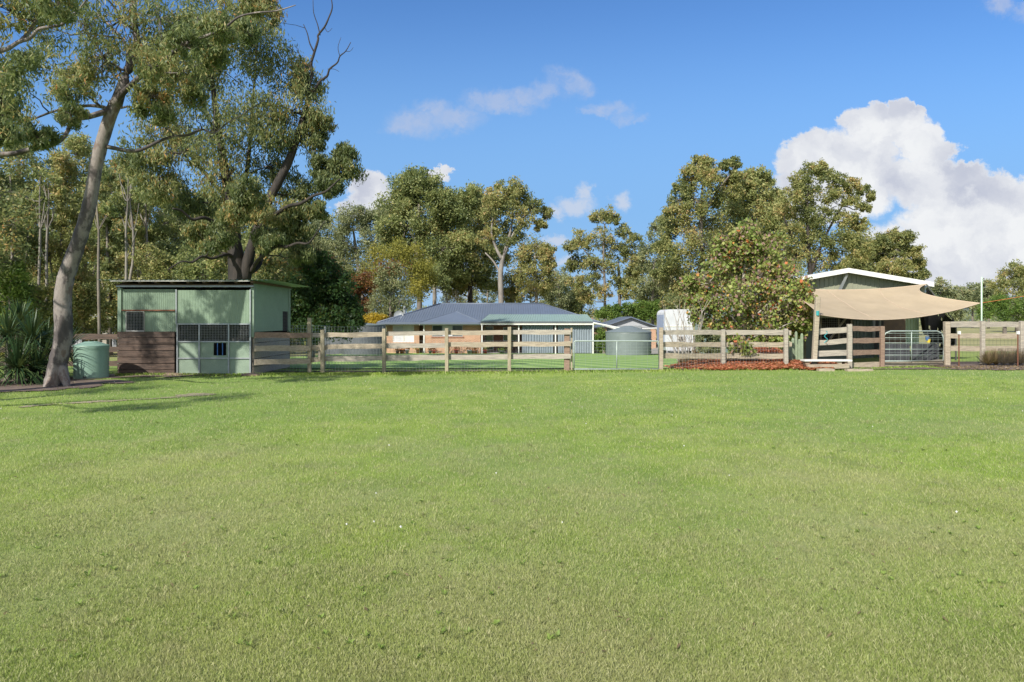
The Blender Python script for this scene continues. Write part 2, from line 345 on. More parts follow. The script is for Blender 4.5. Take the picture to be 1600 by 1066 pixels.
def tree(name, label, cat, Y, trunks, lobes, mat='leaf_olive', barkm='bark_pale', leaf=(.26,.10), clump=.34, K=12, Mn=60,
         droop=.45, depth=.9, group=None, base=None, extra=(), fill=1.0, under=None, barkpart='trunk', limb=1.0, squash=.9, dense=False):
    """trunks: polylines of (px,py,width_px[,dY]); first point is at the ground. lobes: (px,py,r_px[,dY])."""
    s = Y/F
    bx = PX(trunks[0][0][0], Y); bz = g(bx, Y)
    root = thing(name, (bx, Y, bz), label, cat, group)
    tb = MB(); sk = []
    for i, tr in enumerate(trunks):
        pts = []; rs = []
        for j, q in enumerate(tr):
            dy = q[3] if len(q) > 3 else 0; p = list(P(q[0], q[1], Y+dy))
            if i == 0 and j == 0: p[2] = bz-.1
            pts.append(Vector(p)); rs.append(q[2]*s/2)
        # resample smoothly
        R = []; RR = []
        for j in range(len(pts)-1):
            p0 = pts[max(j-1,0)]; p1 = pts[j]; p2 = pts[j+1]; p3 = pts[min(j+2,len(pts)-1)]
            for k in range(4):
                t = k/4; R.append(.5*((2*p1)+(-p0+p2)*t+(2*p0-5*p1+4*p2-p3)*t*t+(-p0+3*p1-3*p2+p3)*t**3)); RR.append(rs[j]*(1-t)+rs[j+1]*t)
        R.append(pts[-1]); RR.append(rs[-1])
        if i == 0 and len(RR) > 2: RR[0] *= 1.25
        tb.tube(R, RR, 12 if rs[0] > .12 else 7, jit=.05)
        sk += list(zip(R, RR))
    cen = []; cols = []
    tops = []
    LB = []
    for q in lobes:
        dy = q[3] if len(q) > 3 else random.uniform(-depth, depth)*q[2]*s*1.3
        LB.append((Vector(P(q[0], q[1], Y+dy)), q[2]*s))
    t0 = sk[0][0]
    LB = [(c, r*(1.12 if Y > 50 else 1)) for c, r in LB]; K = int(K*(1.25 if Y > 50 else 1)); Mn = int(Mn*(1.25 if Y > 50 else 1))
    if dense: LB += [(c+Vector((random.uniform(-.4,.4)*r, random.uniform(.5,1.3)*r, random.uniform(-.4,.2)*r)), r*.95) for c, r in LB]
    LB.sort(key=lambda q: (q[0]-t0).length)
    for c, r in LB:
        best = None
        for p, rr in sk[2:] if len(sk) > 3 else sk:
            dist = (p-c).length; pen = dist+max(0, p.z-c.z)*1.5+(.0 if rr > .02 else .5)
            if best is None or pen < best[0]: best = (pen, p, rr)
        _, p, rr = best; L = (c-p).length
        r0 = min(rr*.7, .012+.012*L+r*.025)*limb; path = bez(p, c, -.12, 5)
        tb.tube(path, [r0*(1-.13*i) for i in range(6)], 6, jit=.08); sk += [(q_, r0*(1-.13*i)) for i, q_ in enumerate(path[2:], 2)]
        lobetone = random.uniform(-.2,.26)
        k_ = max(4, int(K*random.uniform(.8,1.2)))
        for k in range(k_):
            d = Vector([random.gauss(0,1) for _ in range(3)]).normalized()*(random.uniform(.25,1)**.6)*r
            d.z *= squash; cc = c+d; cr = clump*1.3*r*random.uniform(.65,1.4)
            tb.tube(bez(c+d*.05, cc, .1, 3), [r0*.45, r0*.35, r0*.25, r0*.12], 4, False)
            nn = int(Mn*fill*random.uniform(.6,1.3)); o3 = rng.normal(size=(nn,3)); o3 /= np.linalg.norm(o3,axis=1)[:,None]
            o3 *= (rng.uniform(0,1,(nn,1))**.62)*cr; o3[:,2] *= .85; o3 += rng.normal(size=(nn,3))*r*.07
            cen.append(o3+np.array(cc)); ct = lobetone+random.uniform(-.18,.18); cols.append(np.clip(rng.beta(2.2,3.2,nn)+ct, 0, 1) if mat != 'leaf_maple' else np.clip(rng.uniform(0,1,nn)**1.25+ct*.3-.01, 0, 1))
    for e in extra:  # bare branches polylines (px,py,w[,dY])
        pts = [P(q[0], q[1], Y+(q[3] if len(q) > 3 else 0)) for q in e]; tb.tube(pts, [q[2]*s/2 for q in e], 6, jit=.05)
    tb.build(barkpart, barkm, root, True)
    if cen:
        cen = np.concatenate(cen); cols = np.concatenate(cols)
        quads('crown', leafquads(cen, leaf[0], leaf[1], droop), len(cen), mat, cols, root)
    return root
exec('pass')
#@@SETTING
# ------------------------------------------------------------ ground
xs = np.concatenate([[-900,-400,-200,-120,-80,-60,-45,-36], np.arange(-30,30.1,.75), [36,45,60,80,120,200,400,900]])
ys = np.concatenate([[-40,-20,-10,-5], np.arange(0,24,.5), np.arange(24,60,1.5), [62,70,80,95,120,160,220,320,500,900,1600]])
V = []; Fc = []
def bumpy(x, y): 
    return (mnoise.noise((x*.35,y*.35,0))*.03+mnoise.noise((x*1.3,y*1.3,3))*.012)*sst(24,19,y) if -30 < x < 30 and -5 < y < 24 else 0
def gz(x, y): return g(x,y)+bumpy(x,y)
for y in ys:
    for x in xs: V.append((float(x), float(y), gz(x,y)))
nx = len(xs)
for j in range(len(ys)-1):
    for i in range(nx-1): q = j*nx+i; Fc.append((q,q+1,q+nx+1,q+nx))
tag(mesh('ground', V, Fc, 'ground', None, True), kind='structure')
def sheet(name, x0, x1, y0, y1, mat, dz, st=.6, edge=None):
    V = []; Fc = []; nx_ = max(2,int((x1-x0)/st)+1); ny_ = max(2,int((y1-y0)/st)+1)
    for j in range(ny_):
        for i in range(nx_):
            x = x0+(x1-x0)*i/(nx_-1); y = y0+(y1-y0)*j/(ny_-1); V.append((x,y,gz(x,y)+dz))
    for j in range(ny_-1):
        for i in range(nx_-1):
            q = j*nx_+i; c = V[q]
            if edge is None or edge(c[0]+st/2, c[1]+st/2): Fc.append((q,q+1,q+nx_+1,q+nx_))
    return tag(mesh(name, V, Fc, mat, None, True), kind='structure')
sheet('house_lawn', -13, 11.5, 22.3, 55.5, 'mown_lawn', .03, 1.0)
sheet('driveway', 8.8, 14, 50, 62, 'gravel', .06, 1.0)
def soil_l(x, y): return ((x+13.6)/3.9)**2+((y-16.6)/1.9)**2+mnoise.noise((x*1.7,y*1.7,0))*.45 < 1 or (-12.2 < x < -8.0 and y > 18.0+.35*(x+12)+mnoise.noise((x*2,y*2,4))*.35 and y < 19.9)
def soil_r(x, y): return y > 21.8-.1*(x-15)+mnoise.noise((x*1.5,y*1.5,2))*.5 and y < 26 and x > 14.6+mnoise.noise((x*2,y*2,7))
def soil_f(x, y): return abs(y-(21.15+sst(1,9,x)*1.0-(0 if x < 8 else 0))) < .17+mnoise.noise((x*2.3,y,1))*.12 or (5.3 < x < 14 and 21.9+mnoise.noise((x*1.2,0,3))*.25 < y < 24)
sheet('soil', -18, -7.8, 14, 20, 'soil', .02, .12, soil_l)
s2 = sheet('soil', -7.9, 26, 20.5, 26, 'soil', .02, .12, lambda x,y: soil_f(x,y) or soil_r(x,y))
def mound(x, y): return .2*sst(21.5,22.6,y)*sst(5.2,6.4,x)*sst(11.2,10.2,x)
for v_ in s2.data.vertices: v_.co.z += mound(v_.co.x, v_.co.y)
def trk_(x, y):
    yl_ = 12.75+(x+8.8)*.72+mnoise.noise((x*1.5,0,5))*.12
    return (-9.0 < x < -6.9 and abs(y-yl_) < .10+mnoise.noise((x*3,y*3,0))*.16) or ((x+6.75)/.45)**2+((y-14.6)/.35)**2+mnoise.noise((x*5,y*5,1))*.8 < .8
sheet('soil', -9.2, -6.2, 12.2, 15.2, 'worn_soil', .012, .06, trk_)
# hill far away to the right
hv = []; hf = []
for i in range(61):
    x = 300+i*30; h = (90+60*mnoise.noise((i*.11,0,0))+10*mnoise.noise((i*.6,1,0)))*math.sin(math.pi*i/60)**.5
    hv += [(x,1900,-4),(x,2100,h),(x,2600,-4)]
for i in range(60): q = 3*i; hf += [(q,q+3,q+4,q+1),(q+1,q+4,q+5,q+2)]
tag(mesh('hill', hv, hf, 'hill', None, True), kind='structure')
# grass blades
def grass(name, N, y0, y1, hfun, wfun, label, power=1.0, keep=None):
    u = rng.uniform(0,1,N); y = (y0**-power+u*(y1**-power-y0**-power))**(-1/power) if power else y0+(y1-y0)*u
    x = rng.uniform(-1,1,N)*(.86*y+1.0)
    if keep: k = keep(x,y); x = x[k]; y = y[k]; N = len(x)
    z = np.array([gz(a,b) for a,b in zip(x,y)])
    # clumping
    h = hfun(y)*rng.uniform(.45,1.35,N); w = wfun(y)*rng.uniform(.7,1.3,N)
    a = rng.uniform(0,2*math.pi,N); lean = rng.uniform(.1,1.0,N)
    dx = np.cos(a)*lean*h; dy = np.sin(a)*lean*h; b_ = rng.uniform(0,2*math.pi,N); wx = np.cos(b_)*w/2; wy = np.sin(b_)*w/2*.6
    V = np.empty((N,4,3)); V[:,0] = np.stack([x-wx,y-wy,z-.004],1); V[:,1] = np.stack([x+wx,y+wy,z-.004],1)
    V[:,2] = np.stack([x+dx*.66+wx*.7,y+dy*.66+wy*.7,z+h*.75],1); V[:,3] = np.stack([x+dx,y+dy,z+h],1)
    o = quads(name, V.reshape(-1,3), N, 'grass_blade', rng.uniform(0,1,N))
    return tag(o, label, 'grass', kind='stuff')
def kp(x, y):
    k = np.ones(len(x), bool)
    for i in range(len(x)):
        if x[i] < -7.8 and y[i] > 14 and soil_l(x[i],y[i]): k[i] = False
        if (y[i] > 20.6) and (soil_f(x[i],y[i]) or soil_r(x[i],y[i])): k[i] = False
    return k
grass('grass', 900000, 2.55, 21.6, lambda y: .016+.0011*y, lambda y: .0013+.00042*y, 'short patchy mown grass covering the wide open paddock in front', 1.0, kp)
#@@STABLE
# ------------------------------------------------------------ stable
Y0 = 19.8
xl, xr = PX(184,Y0), PX(395,Y0); yb = 23.0; zb = PZ(586,Y0)-.05
st = thing('stable', ((xl+xr)/2, Y0, 0), 'green corrugated iron horse stable with flat roof and timber kickboards beside the water tank', 'stable')
b = MB()
rf = MB().corr(xl-.38, Y0-.35, xr+.05, Y0-.35, 0, 1)  # roof profile built flat below
rv = []; rff = []
xx = np.arange(xl-.42, xr+.62, .035)
for i, x in enumerate(xx):
    zt = 2.745+.012*math.sin(i*math.pi/2)-.09*sst(xr,xr+.6,x)*0
    rv += [(x,Y0-.32,zt+.0),(x,yb+.35,zt-.02)]
for i in range(len(xx)-1): q = 2*i; rff.append((q,q+2,q+3,q+1))
mesh('roof', rv, rff, 'green_side', st)
b = MB(); b.box(xl-.1,Y0-.02,2.60,xr-.0,Y0+.05,2.635)
for i in range(9): x = xl+.25+i*.46; b.box(x,Y0-.22,2.655,x+.07,yb,2.725)
b.build('rafter', 'brown_board', st)
MB().box(xl-.05,Y0-.3,2.70,xr+.02,Y0-.24,2.726).build('fascia','roof_underside',st)
MB().box(xl-.02,Y0-.05,2.55,xr+.03,Y0+.03,2.598).build('door_track','galv',st)
MB().slab(183.5,450,189,588,Y0,.1).build('post','green_metal',st)
MB().slab(391.5,450,396.5,527,Y0-.03,.12).build('post','green_metal',st)
w = MB(); w.corr(PX(189.5,Y0),Y0+.05,PX(275,Y0),Y0+.05,PZ(485,Y0),PZ(452,Y0),.055,.012); w.corr(PX(224.5,Y0),Y0+.05,PX(275,Y0),Y0+.05,PZ(519,Y0),PZ(485,Y0),.055,.012)
w.corr(PX(189.5,Y0),Y0+.05,PX(196.5,Y0),Y0+.05,PZ(519,Y0),PZ(485,Y0),.055,.012)
w.build('front_wall','green_metal',st)
MB().slab(190,484,273,486,Y0-.01,.05).build('rail','rust',st)
fr = MB(); fr.slab(196,486.5,225,487.6,Y0+.01,.05); fr.slab(196,516.5,225,518.2,Y0+.01,.05); fr.slab(196,487.6,197,516.5,Y0+.01,.05); fr.slab(224.2,487.6,225,516.5,Y0+.01,.05)
wf = fr.build('window_frame','roof_underside',st)
MB().wires(PX(197.5,Y0),Y0+.035,PX(223.5,Y0),Y0+.035,PZ(516.5,Y0),PZ(488,Y0),.045,.045,.0035).build('mesh_screen','galv',wf)
for i in range(7):
    a = PZ(588-i*10,Y0); bb = PZ(588-(i+1)*10,Y0)+.006
    p = MB(); zc = (a+bb)/2; p.plank((PX(184.5,Y0),Y0-.02,zc),(PX(273.5,Y0),Y0-.02,zc),abs(bb-a)-.022,.05,.004,12); p.build('kickboard','old_and_shaded_timber',st)
# sliding door
dY = Y0-.06
dr = MB().corr(PX(274,dY),dY+.02,PX(391,dY),dY+.02,PZ(507,dY),PZ(453.5,dY),.045,.010).build('sliding_door','green_metal',st)
pn = MB()
for a, c in ((278,310),(311.5,356),(357.5,389.5)):
    for r0, r1 in ((535,559),(561,583.5)):
        if (a, r0) == (311.5,535):
            pn.slab(a,r0,333.5,r1,dY+.02,.02); pn.slab(353.5,r0,c,r1,dY+.02,.02); pn.slab(333.5,r0,353.5,536,dY+.02,.02); pn.slab(333.5,555.5,353.5,r1,dY+.02,.02)
        else: pn.slab(a,r0,c,r1,dY+.02,.02)
pn.build('door_panel','green_panel',dr)
fr = MB()
for x in (276.5,310.8,356.8,390.6): fr.slab(x-1.1,505.5,x+1.1,586,dY-.02,.045)
for y in (506.5,534,560,584.8): fr.slab(275.5,y-1,391.6,y+1,dY-.012,.03)
fr.slab(274,452.5,275.8,506,dY-.02,.03); fr.slab(389.8,452.5,391.6,505,dY-.02,.03)
fr.build('door_frame','galv',dr)
MB().wires(PX(277.5,dY),dY+.025,PX(389.5,dY),dY+.025,PZ(533,dY),PZ(507.5,dY),.045,.045,.0035).build('mesh_screen','galv',dr)
bb = MB()
for x in (339.5,347.5): bb.slab(x-.6,536,x+.6,555.5,dY+.005,.012)
bb.build('bar','blue_paint',dr)
# side wall + back + interior
sd = MB(); sd.corr(xr,Y0+.03,xr,yb-.66,1.25,2.70,.09,.014,trap=True); sd.corr(xr,yb-.66,xr,yb-.14,1.25+.63,2.70,.09,.014,trap=True); sd.corr(xr,yb-.14,xr,yb,1.25,2.70,.09,.014,trap=True)
sd.build('side_wall','green_side',st)
for i in range(5): MB().plank((xr,Y0+.05,.12+i*.23),(xr,yb,.12+i*.23),.215,.05,.004,8).build('kickboard','rail_timber_grey',st)
MB().wires(xr+.005,yb-.66,xr+.005,yb-.14,1.25,1.88,.05,.05,.004).build('mesh_screen','wire_dark',st)
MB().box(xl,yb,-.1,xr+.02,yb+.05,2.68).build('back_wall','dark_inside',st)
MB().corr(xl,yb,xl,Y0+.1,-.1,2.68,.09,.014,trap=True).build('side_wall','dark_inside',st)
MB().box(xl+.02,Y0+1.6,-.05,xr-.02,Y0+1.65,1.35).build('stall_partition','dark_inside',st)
MB().box(xr-.05,yb-.05,1.2,xr+.03,yb+.07,2.72).build('corner_trim','green_metal',st)
for px in (270,392):  # feet stones under the door
    o = thing('stone', (PX(px,19.5),19.5,0), ('flat brown stone at left foot of stable sliding door','flat brown stone at right foot of stable sliding door')[px>300], 'stone')
    s_ = MB().lathe(PX(px,19.5),19.5,[(.13,-.03),(.2,.02),(.19,.055),(.1,.08)],9); s_.v = [(PX(px,19.5)+(a-PX(px,19.5))*1.5+random.uniform(-.02,.02),b_,c) for a,b_,c in s_.v]; s_.build('stone_slab','rail_timber_brown',o)
# ------------------------------------------------------------ green rain tank
ty = 18.7; tx = PX(142.5,ty); r = .415
t = thing('water_tank', (tx,ty,0), 'small pale green round rainwater tank standing between the leaning gum and the stable', 'water tank')
pr = [(r,-.04)]+[(r+(.012 if i%2 else 0),.02+i*.052) for i in range(16)]+[(r+.02,.86),(r+.02,.9)]
MB().lathe(tx,ty,pr,40).build('tank_wall','tank_green',t,True)
MB().lathe(tx,ty,[(r+.025,.885),(r+.02,.905),(r*.45,1.0),(r*.38,1.01),(.02,1.015)],40).build('lid','tank_green',t,False)
MB().tube([(tx+.1,ty-r-.08,.07),(tx+.1,ty-r+.02,.07)],.025,8).build('outlet','wire_dark',t)
#@@FENCES
def fy(px):  # line of the paddock fence
    return float(np.interp(px,[380,900,1033,1130,1330,1378,1480,1700],[20.9,20.9,21.4,22.1,22.1,22.7,24.2,24.8]))
def fence(label, posts, rails, meshz=None, meshrange=None, cat='fence', name='post_and_rail_fence', rmat='rail_timber', front=False, meshd=(.1,.1), wmat='wire'):
    """posts: (px, top_py, width_px, mat[, lean]); rails: list per bay (pxa, pya, pxb, pyb, h_px, mat)"""
    x0 = posts[0][0]; y = fy(x0); t = thing(name,(PX(x0,y),y,g(PX(x0,y),y)),label,cat)
    for q in posts:
        px, top, w, mt = q[:4]; Y = fy(px); ln = q[4] if len(q) > 4 else 0; X = PX(px,Y)
        MB().post(X-ln*Y/F,Y,gz(X,Y)-.1,PZ(top,Y),w*Y/F,None,ln*Y/F).build('post',mt,t)
    off = -.1 if front else .1
    for a, ya, c, yc, h, mt in rails:
        Ya, Yc = fy(a)+off, fy(c)+off
        MB().plank(P(a,ya,Ya),P(c,yc,Yc),h*Ya/F,.05,.012,14).build('rail',mt,t)
    if meshz:
        m_ = MB()
        for (a, c, zt0, zt1) in meshz:
            Ya, Yc = fy(a)+.16, fy(c)+.16; xa, xc = PX(a,Ya), PX(c,Yc)
            m_.wires(xa,Ya,xc,Yc,gz(xa,Ya)+.01,zt0,meshd[0],meshd[1],.0028,gz(xc,Yc)+.01,zt1)
        m_.build('wire_mesh',wmat,t)
    return t
bays = [(398,483),(600,698),(698,796),(796,893)]
R = []
R += [(486,524,510,524,8,'rail_timber_grey'),(486,543.5,510,543.5,8,'rail_timber'),(486,563,510,561,7,'rail_timber')]
R += [(509,523.5,600,522.5,7.5,'rail_timber'),(509,542,600,541,7.5,'rail_timber'),(509,561,600,560,8,'rail_timber_grey')]
R += [(601,521.5,698,520.5,7,'rail_timber_grey'),(601,540.5,698,540,7.5,'rail_timber_grey'),(601,559.5,698,559,8,'rail_timber_grey')]
R += [(698,520,796,520,7,'rail_timber'),(698,539,796,538,7.5,'rail_timber'),(698,558.5,796,558,8,'rail_timber_grey')]
R2 = [(797,519.5,892,519,7,'rail_timber_grey'),(797,538,892,537.5,7,'rail_timber'),(797,557.5,892,557,7.5,'rail_timber_grey')]
fence('weathered three rail timber fence running from the stable to the left gate', 
      [(483.5,497,5.5,'post_timber'),(504,515.5,6,'post_timber'),(600,514,5.5,'post_timber'),(698,512.5,5.5,'post_timber'),(796,511,5.5,'post_timber'),(886,514,9,'rail_timber_brown'),(893,512.5,3,'post_timber')],
      R, [(398,483,1.0,1.0),(509,892,.95,.95)])
# last bay rails sit on the front of the gate post
fr_ = [o for o in C.objects if o.name.startswith('post_and_rail_fence')][-1]
for ya, yc, mt in ((524,524,'rail_timber_brown'),(544.5,544,'rail_timber'),(566,564.5,'rail_timber')):
    MB().plank(P(398,ya,19.72),P(484,yc,20.85),.16,.05,.012,14).build('rail',mt,fr_)
for a, ya, c, yc, h, mt in R2:
    MB().plank(P(a,ya,fy(a)+.1),P(c,yc,fy(c)-.13),h*fy(a)/F,.05,.012,14).build('rail',mt,fr_)
def gate(label, a, c, ytop, ybot, ups, hz, round_=False, Yo=0, mat='gate_steel', dx=.1, dz=.1, meshz=True, corner=.04):
    Ya = fy(a)+Yo; Yc = fy(c)+Yo; xa, xc = PX(a,Ya), PX(c,Yc); zt, zb_ = PZ(ytop,Ya), PZ(ybot,Ya); zt2, zb2 = PZ(ytop,Yc), PZ(ybot,Yc)
    t = thing('farm_gate',(xa,Ya,0),label,'gate'); r = .021
    pts = [(xa,Ya,zb_),(xa,Ya,zt-corner),(xa+corner*.3,Ya,zt-corner*.3),(xa+corner,Ya,zt),(xc-corner,Yc,zt2),(xc-corner*.3,Yc,zt2-corner*.3),(xc,Yc,zt2-corner),(xc,Yc,zb2),(xa,Ya,zb_)]
    MB().tube(pts,r,8).build('gate_frame',mat,t,True)
    for u in ups:
        f = (u-a)/(c-a); x = xa+(xc-xa)*f; y = Ya+(Yc-Ya)*f; MB().tube([(x,y,zb_),(x,y,zt)],.018,6).build('upright',mat,t,True)
    for h in hz:
        MB().tube([(xa,Ya,PZ(h,Ya)),(xc,Yc,PZ(h,Yc))],.012,6).build('cross_bar',mat,t,True)
    if meshz: MB().wires(xa,Ya,xc,Yc,zb_,zt,dx,dz,.0028,zb2,zt2).build('wire_mesh',mat,t)
    return t
gate('wide pale green tubular steel gate closing the gap in front of the brick house', 897, 1029, 533, 577, [963], [], Yo=-.02, dx=.18, dz=.1)
R = []
for a, c, k in ((1034,1130,0),(1130,1228,0),):
    R += [(a,519.5,c,519.5,7.5,'rail_timber_grey'),(a,538.5,c,538.5,7.5,'rail_timber'),(a,556.5,c,556.5,8,'rail_timber')]
R += [(1228,520,1236,520,7,'rail_timber_grey'),(1228,538.5,1237,538.5,7,'rail_timber')]
fence('three rail timber fence in front of the autumn tree with red leaf litter', [(1033,512,6,'rail_timber'),(1130,515,6,'rail_timber_grey'),(1228,514,6,'rail_timber_grey')], R, [(1034,1228,.85,.85)], meshd=(.1,.1), wmat='wire')
R = [(1276,519,1328,514.5,9,'rail_timber_grey'),(1276,536,1328,533,8,'rail_timber_grey'),(1276,553,1328,551,8.5,'rail_timber_grey'),
     (1328,514,1379,513.5,8,'rail_timber_brown'),(1328,532.5,1379,532,8,'rail_timber_brown'),(1328,551,1379,550.5,8,'rail_timber_brown'),(1276,571,1379,570,8,'rail_timber'),
     (1379,569.5,1473,566,7,'rail_timber')]
fence('grey and brown railed pen fence under the beige shade sail', [(1327.5,506.5,6.5,'rail_timber_grey'),(1378.5,510,6,'rail_timber_brown')], R)
t = thing('leaning_post',(PX(1272,22.0),22.0,0),'tall leaning timber post holding up the low corner of the shade sail','post')
MB().post(PX(1271,22.0),22.0,-.1,PZ(464,22.0),7*22/F,None,7*22/F).build('post_shaft','rail_timber',t)
MB().tube([(PX(1276,22),22-.075,PZ(486,22)),(PX(1276,22),22-.075,PZ(493,22))],.05,8).build('strap','teal_plastic',t)
gate('rounded galvanised steel gate beside the shed pen with black rubber sheet behind', 1381, 1474, 517.5, 564.5, [1423], [521,528,536,546,555], Yo=-.05, dx=.28, dz=.14, corner=.22)
Y = 24.5
t = thing('rubber_sheet',(PX(1425,Y),Y,0),'dark rubber sheeting hung low behind the rounded steel gate','rubber sheet')
for a, c in ((1383,1422),(1424,1468)):
    s_ = MB(); n = 14
    for i in range(n): 
        u0, u1 = a+(c-a)*i/n, a+(c-a)*(i+1)/n; y0_, y1_ = Y+.02*math.sin(i*1.1), Y+.02*math.sin((i+1)*1.1)
        s_.hexa([(PX(u0,Y),y0_,.1),(PX(u1,Y),y1_,.1),(PX(u1,Y),y1_+.012,.1),(PX(u0,Y),y0_+.012,.1),(PX(u0,Y),y0_,PZ(537.5+math.sin(i)*.5,Y)),(PX(u1,Y),y1_,PZ(537.5+math.sin(i+1)*.5,Y)),(PX(u1,Y),y1_+.012,PZ(537.5,Y)),(PX(u0,Y),y0_+.012,PZ(537.5,Y))])
    s_.build('sheet','rubber',t)
R = []
for a, c in ((1480,1535),(1535,1596),(1596,1680)):
    R += [(a,507,c,507,8.5,'rail_timber_grey' if a < 1590 else 'rail_timber_brown'),(a,525,c,525,7.5,'rail_timber'),(a,544.5,c,544.5,8.5,'rail_timber')]
fence('three rail timber fence on the right before the dry paddock', [(1479.5,503,8,'rail_timber'),(1535.5,501.5,6,'rail_timber_grey'),(1597,502,7,'rail_timber_grey'),(1680,502,7,'rail_timber_grey')], R, [(1480,1680,1.0,1.0)], wmat='wire_dark', meshd=(.15,.15))
# star pickets with mesh in front
for px, nm in ((1498.5,'rusty steel picket with white cap near the right gate'),(1590.5,'rusty steel picket with white cap at the right edge beside dry grass')):
    Y = 23.3; X = PX(px,Y); t = thing('star_picket',(X,Y,0),nm,'picket')
    MB().box(X-.02,Y-.005,-.1,X+.02,Y+.005,PZ(521,Y)).box(X-.005,Y-.03,-.1,X+.005,Y-.0055,PZ(521,Y)).build('stake','rust',t)
    MB().box(X-.04,Y-.045,PZ(521,Y)-.03,X+.04,Y+.02,PZ(517.5,Y)).build('cap','white_paint',t)
t = thing('wire_fence',(PX(1545,23.33),23.33,0),'fine dark chicken wire stretched between the two capped pickets','fence')
MB().wires(PX(1560,23.33),23.33,PX(1680,23.33),23.33,.02,.62,.05,.05,.003).build('wire_mesh','wire_dark',t)
# mesh fence beyond the post and rail corner (dog run)
t = thing('mesh_fence',(PX(452,24),24,-.1),'pale welded mesh fence panel rising behind the timber rails right of the stable','fence')
MB().wires(PX(452,24),24,PX(515,24),24,-.05,PZ(509,24),.1,.1,.006).build('wire_mesh','gate_steel',t)
t = thing('mesh_fence',(PX(510,26),26,-.1),'welded mesh fence panels in front of the big dark tank','fence')
MB().wires(PX(508,26),26,PX(598,26),26,-.15,PZ(511,26),.12,.12,.005).build('wire_mesh','wire',t)
for px in (508,598): MB().tube([(PX(px,26),26,-.2),(PX(px,26),26,PZ(510,26))],.025,6).build('post','galv',t)
# left fence behind tank
t = thing('post_and_rail_fence',(PX(120,22),22,0),'shaded timber fence behind the small green tank left of the stable','fence')
for y, mt in ((526,'old_and_shaded_timber'),(546,'old_and_shaded_timber'),(568,'old_and_shaded_timber')): MB().plank(P(-60,y+1,22),P(186,y,22),.17,.05,.015,16).build('rail',mt,t)  # darker timber colour on these rails stands in for shade
for px in (30,163): MB().post(PX(px,22),22.08,-.1,PZ(521,22),.15).build('post','rail_timber_grey',t)
# plank bench / trough
Y = 21.7; t = thing('trough_bench',(PX(1290,Y),Y,0),'low bench with white top plank beside the leaning post','bench')
MB().box(PX(1255,Y),Y-.12,PZ(564.5,Y),PX(1329,Y),Y+.22,PZ(562,Y)).build('plank_top','white_paint',t)
MB().hexa([(PX(1262,Y),Y-.06,0),(PX(1266,Y),Y-.06,0),(PX(1266,Y),Y+.14,0),(PX(1262,Y),Y+.14,0),(PX(1256,Y),Y-.06,PZ(565,Y)),(PX(1264,Y),Y-.06,PZ(565,Y)),(PX(1264,Y),Y+.14,PZ(565,Y)),(PX(1256,Y),Y+.14,PZ(565,Y))]).build('leg','rail_timber_brown',t)
MB().box(PX(1319,Y),Y-.06,0,PX(1323,Y),Y+.14,PZ(565,Y)).build('leg','rail_timber_brown',t)
MB().plank(P(1262,573,Y-.08),P(1327,572,Y-.08),.14,.04,.01).build('kick_plank','rail_timber',t)
for i,(pa,pb) in enumerate(((1278,1302),(1322,1362))):
    Y = 21.3; t = thing('sleeper',(PX(pa,Y),Y,0),('short flat timber sleeper on the grass under the white bench','longer flat timber sleeper on the grass before the brown rails')[i],'timber')
    MB().plank((PX(pa,Y),Y,.03),(PX(pb,Y),Y,.03),.09,.2,.01).build('beam','rail_timber',t)
#@@HOUSE
# ------------------------------------------------------------ brick house
gh = -1.1
h = thing('brick_house',(-2,55,gh),'long low brick house with blue grey hip roof and green verandah roof','house')
def hb(px0,py0,px1,py1,Y,th,name,mat,parent=h): return MB().slab(px0,py0,px1,py1,Y,th).build(name,mat,parent)
ez = PZ(505,53.9)
def wallrect(mb, x0,x1,z0,z1,Y,th,holes):
    """front wall with rectangular holes (x0,x1,z0,z1) left to right"""
    cur = x0
    for a,c,d,e in holes:
        mb.box(cur,Y,z0,a,Y+th,z1); mb.box(a,Y,z0,c,Y+th,d); mb.box(a,Y,e,c,Y+th,z1); cur = c
    mb.box(cur,Y,z0,x1,Y+th,z1)
def window(root,x0,x1,z0,z1,Y,mull=1,cols=('glass',),frame='white_trim',name='window',sill=None):
    w = .06; f = MB(); f.box(x0,Y+.02,z0,x0+w,Y+.1,z1).box(x1-w,Y+.02,z0,x1,Y+.1,z1).box(x0+w,Y+.022,z0,x1-w,Y+.1,z0+w).box(x0+w,Y+.022,z1-w,x1-w,Y+.1,z1)
    for i in range(mull): x = x0+(x1-x0)*(i+1)/(mull+1); f.box(x-.025,Y+.024,z0+w,x+.025,Y+.1,z1-w)
    fo = f.build(name,frame,root); n = len(cols)
    for i,cm in enumerate(cols):
        a = x0+w+(x1-x0-2*w)*i/n; c = x0+w+(x1-x0-2*w)*(i+1)/n
        MB().box(a+.001,Y+.07,z0+w,c-.001,Y+.085,z1-w).build('pane',cm,fo)
    if sill: MB().box(x0-.08,Y-.06,z0-.09,x1+.08,Y+.1,z0).build('sill',sill,fo)
    return fo
def X_(px,Y): return PX(px,Y)
def Z_(py,Y): return PZ(py,Y)
Yw = 54.6
b = MB(); wallrect(b,X_(604,Yw),X_(655,Yw),gh-.2,ez+.05,Yw,.2,[(X_(613.5,Yw),X_(647,Yw),Z_(535,Yw),Z_(508.5,Yw))]); b.box(X_(604,Yw),Yw+.2,gh-.2,X_(604,Yw)+.2,64,ez)
b.build('wall','brick_salmon',h)
window(h,X_(613.5,Yw),X_(647,Yw),Z_(535,Yw),Z_(508.5,Yw),Yw,1,('blind','white_paint'),sill='brick_salmon')
MB().box(X_(655,Yw),Yw+.6,gh,X_(665,Yw),Yw+.7,ez).build('door','brown_board',h)
Yg = 53.9
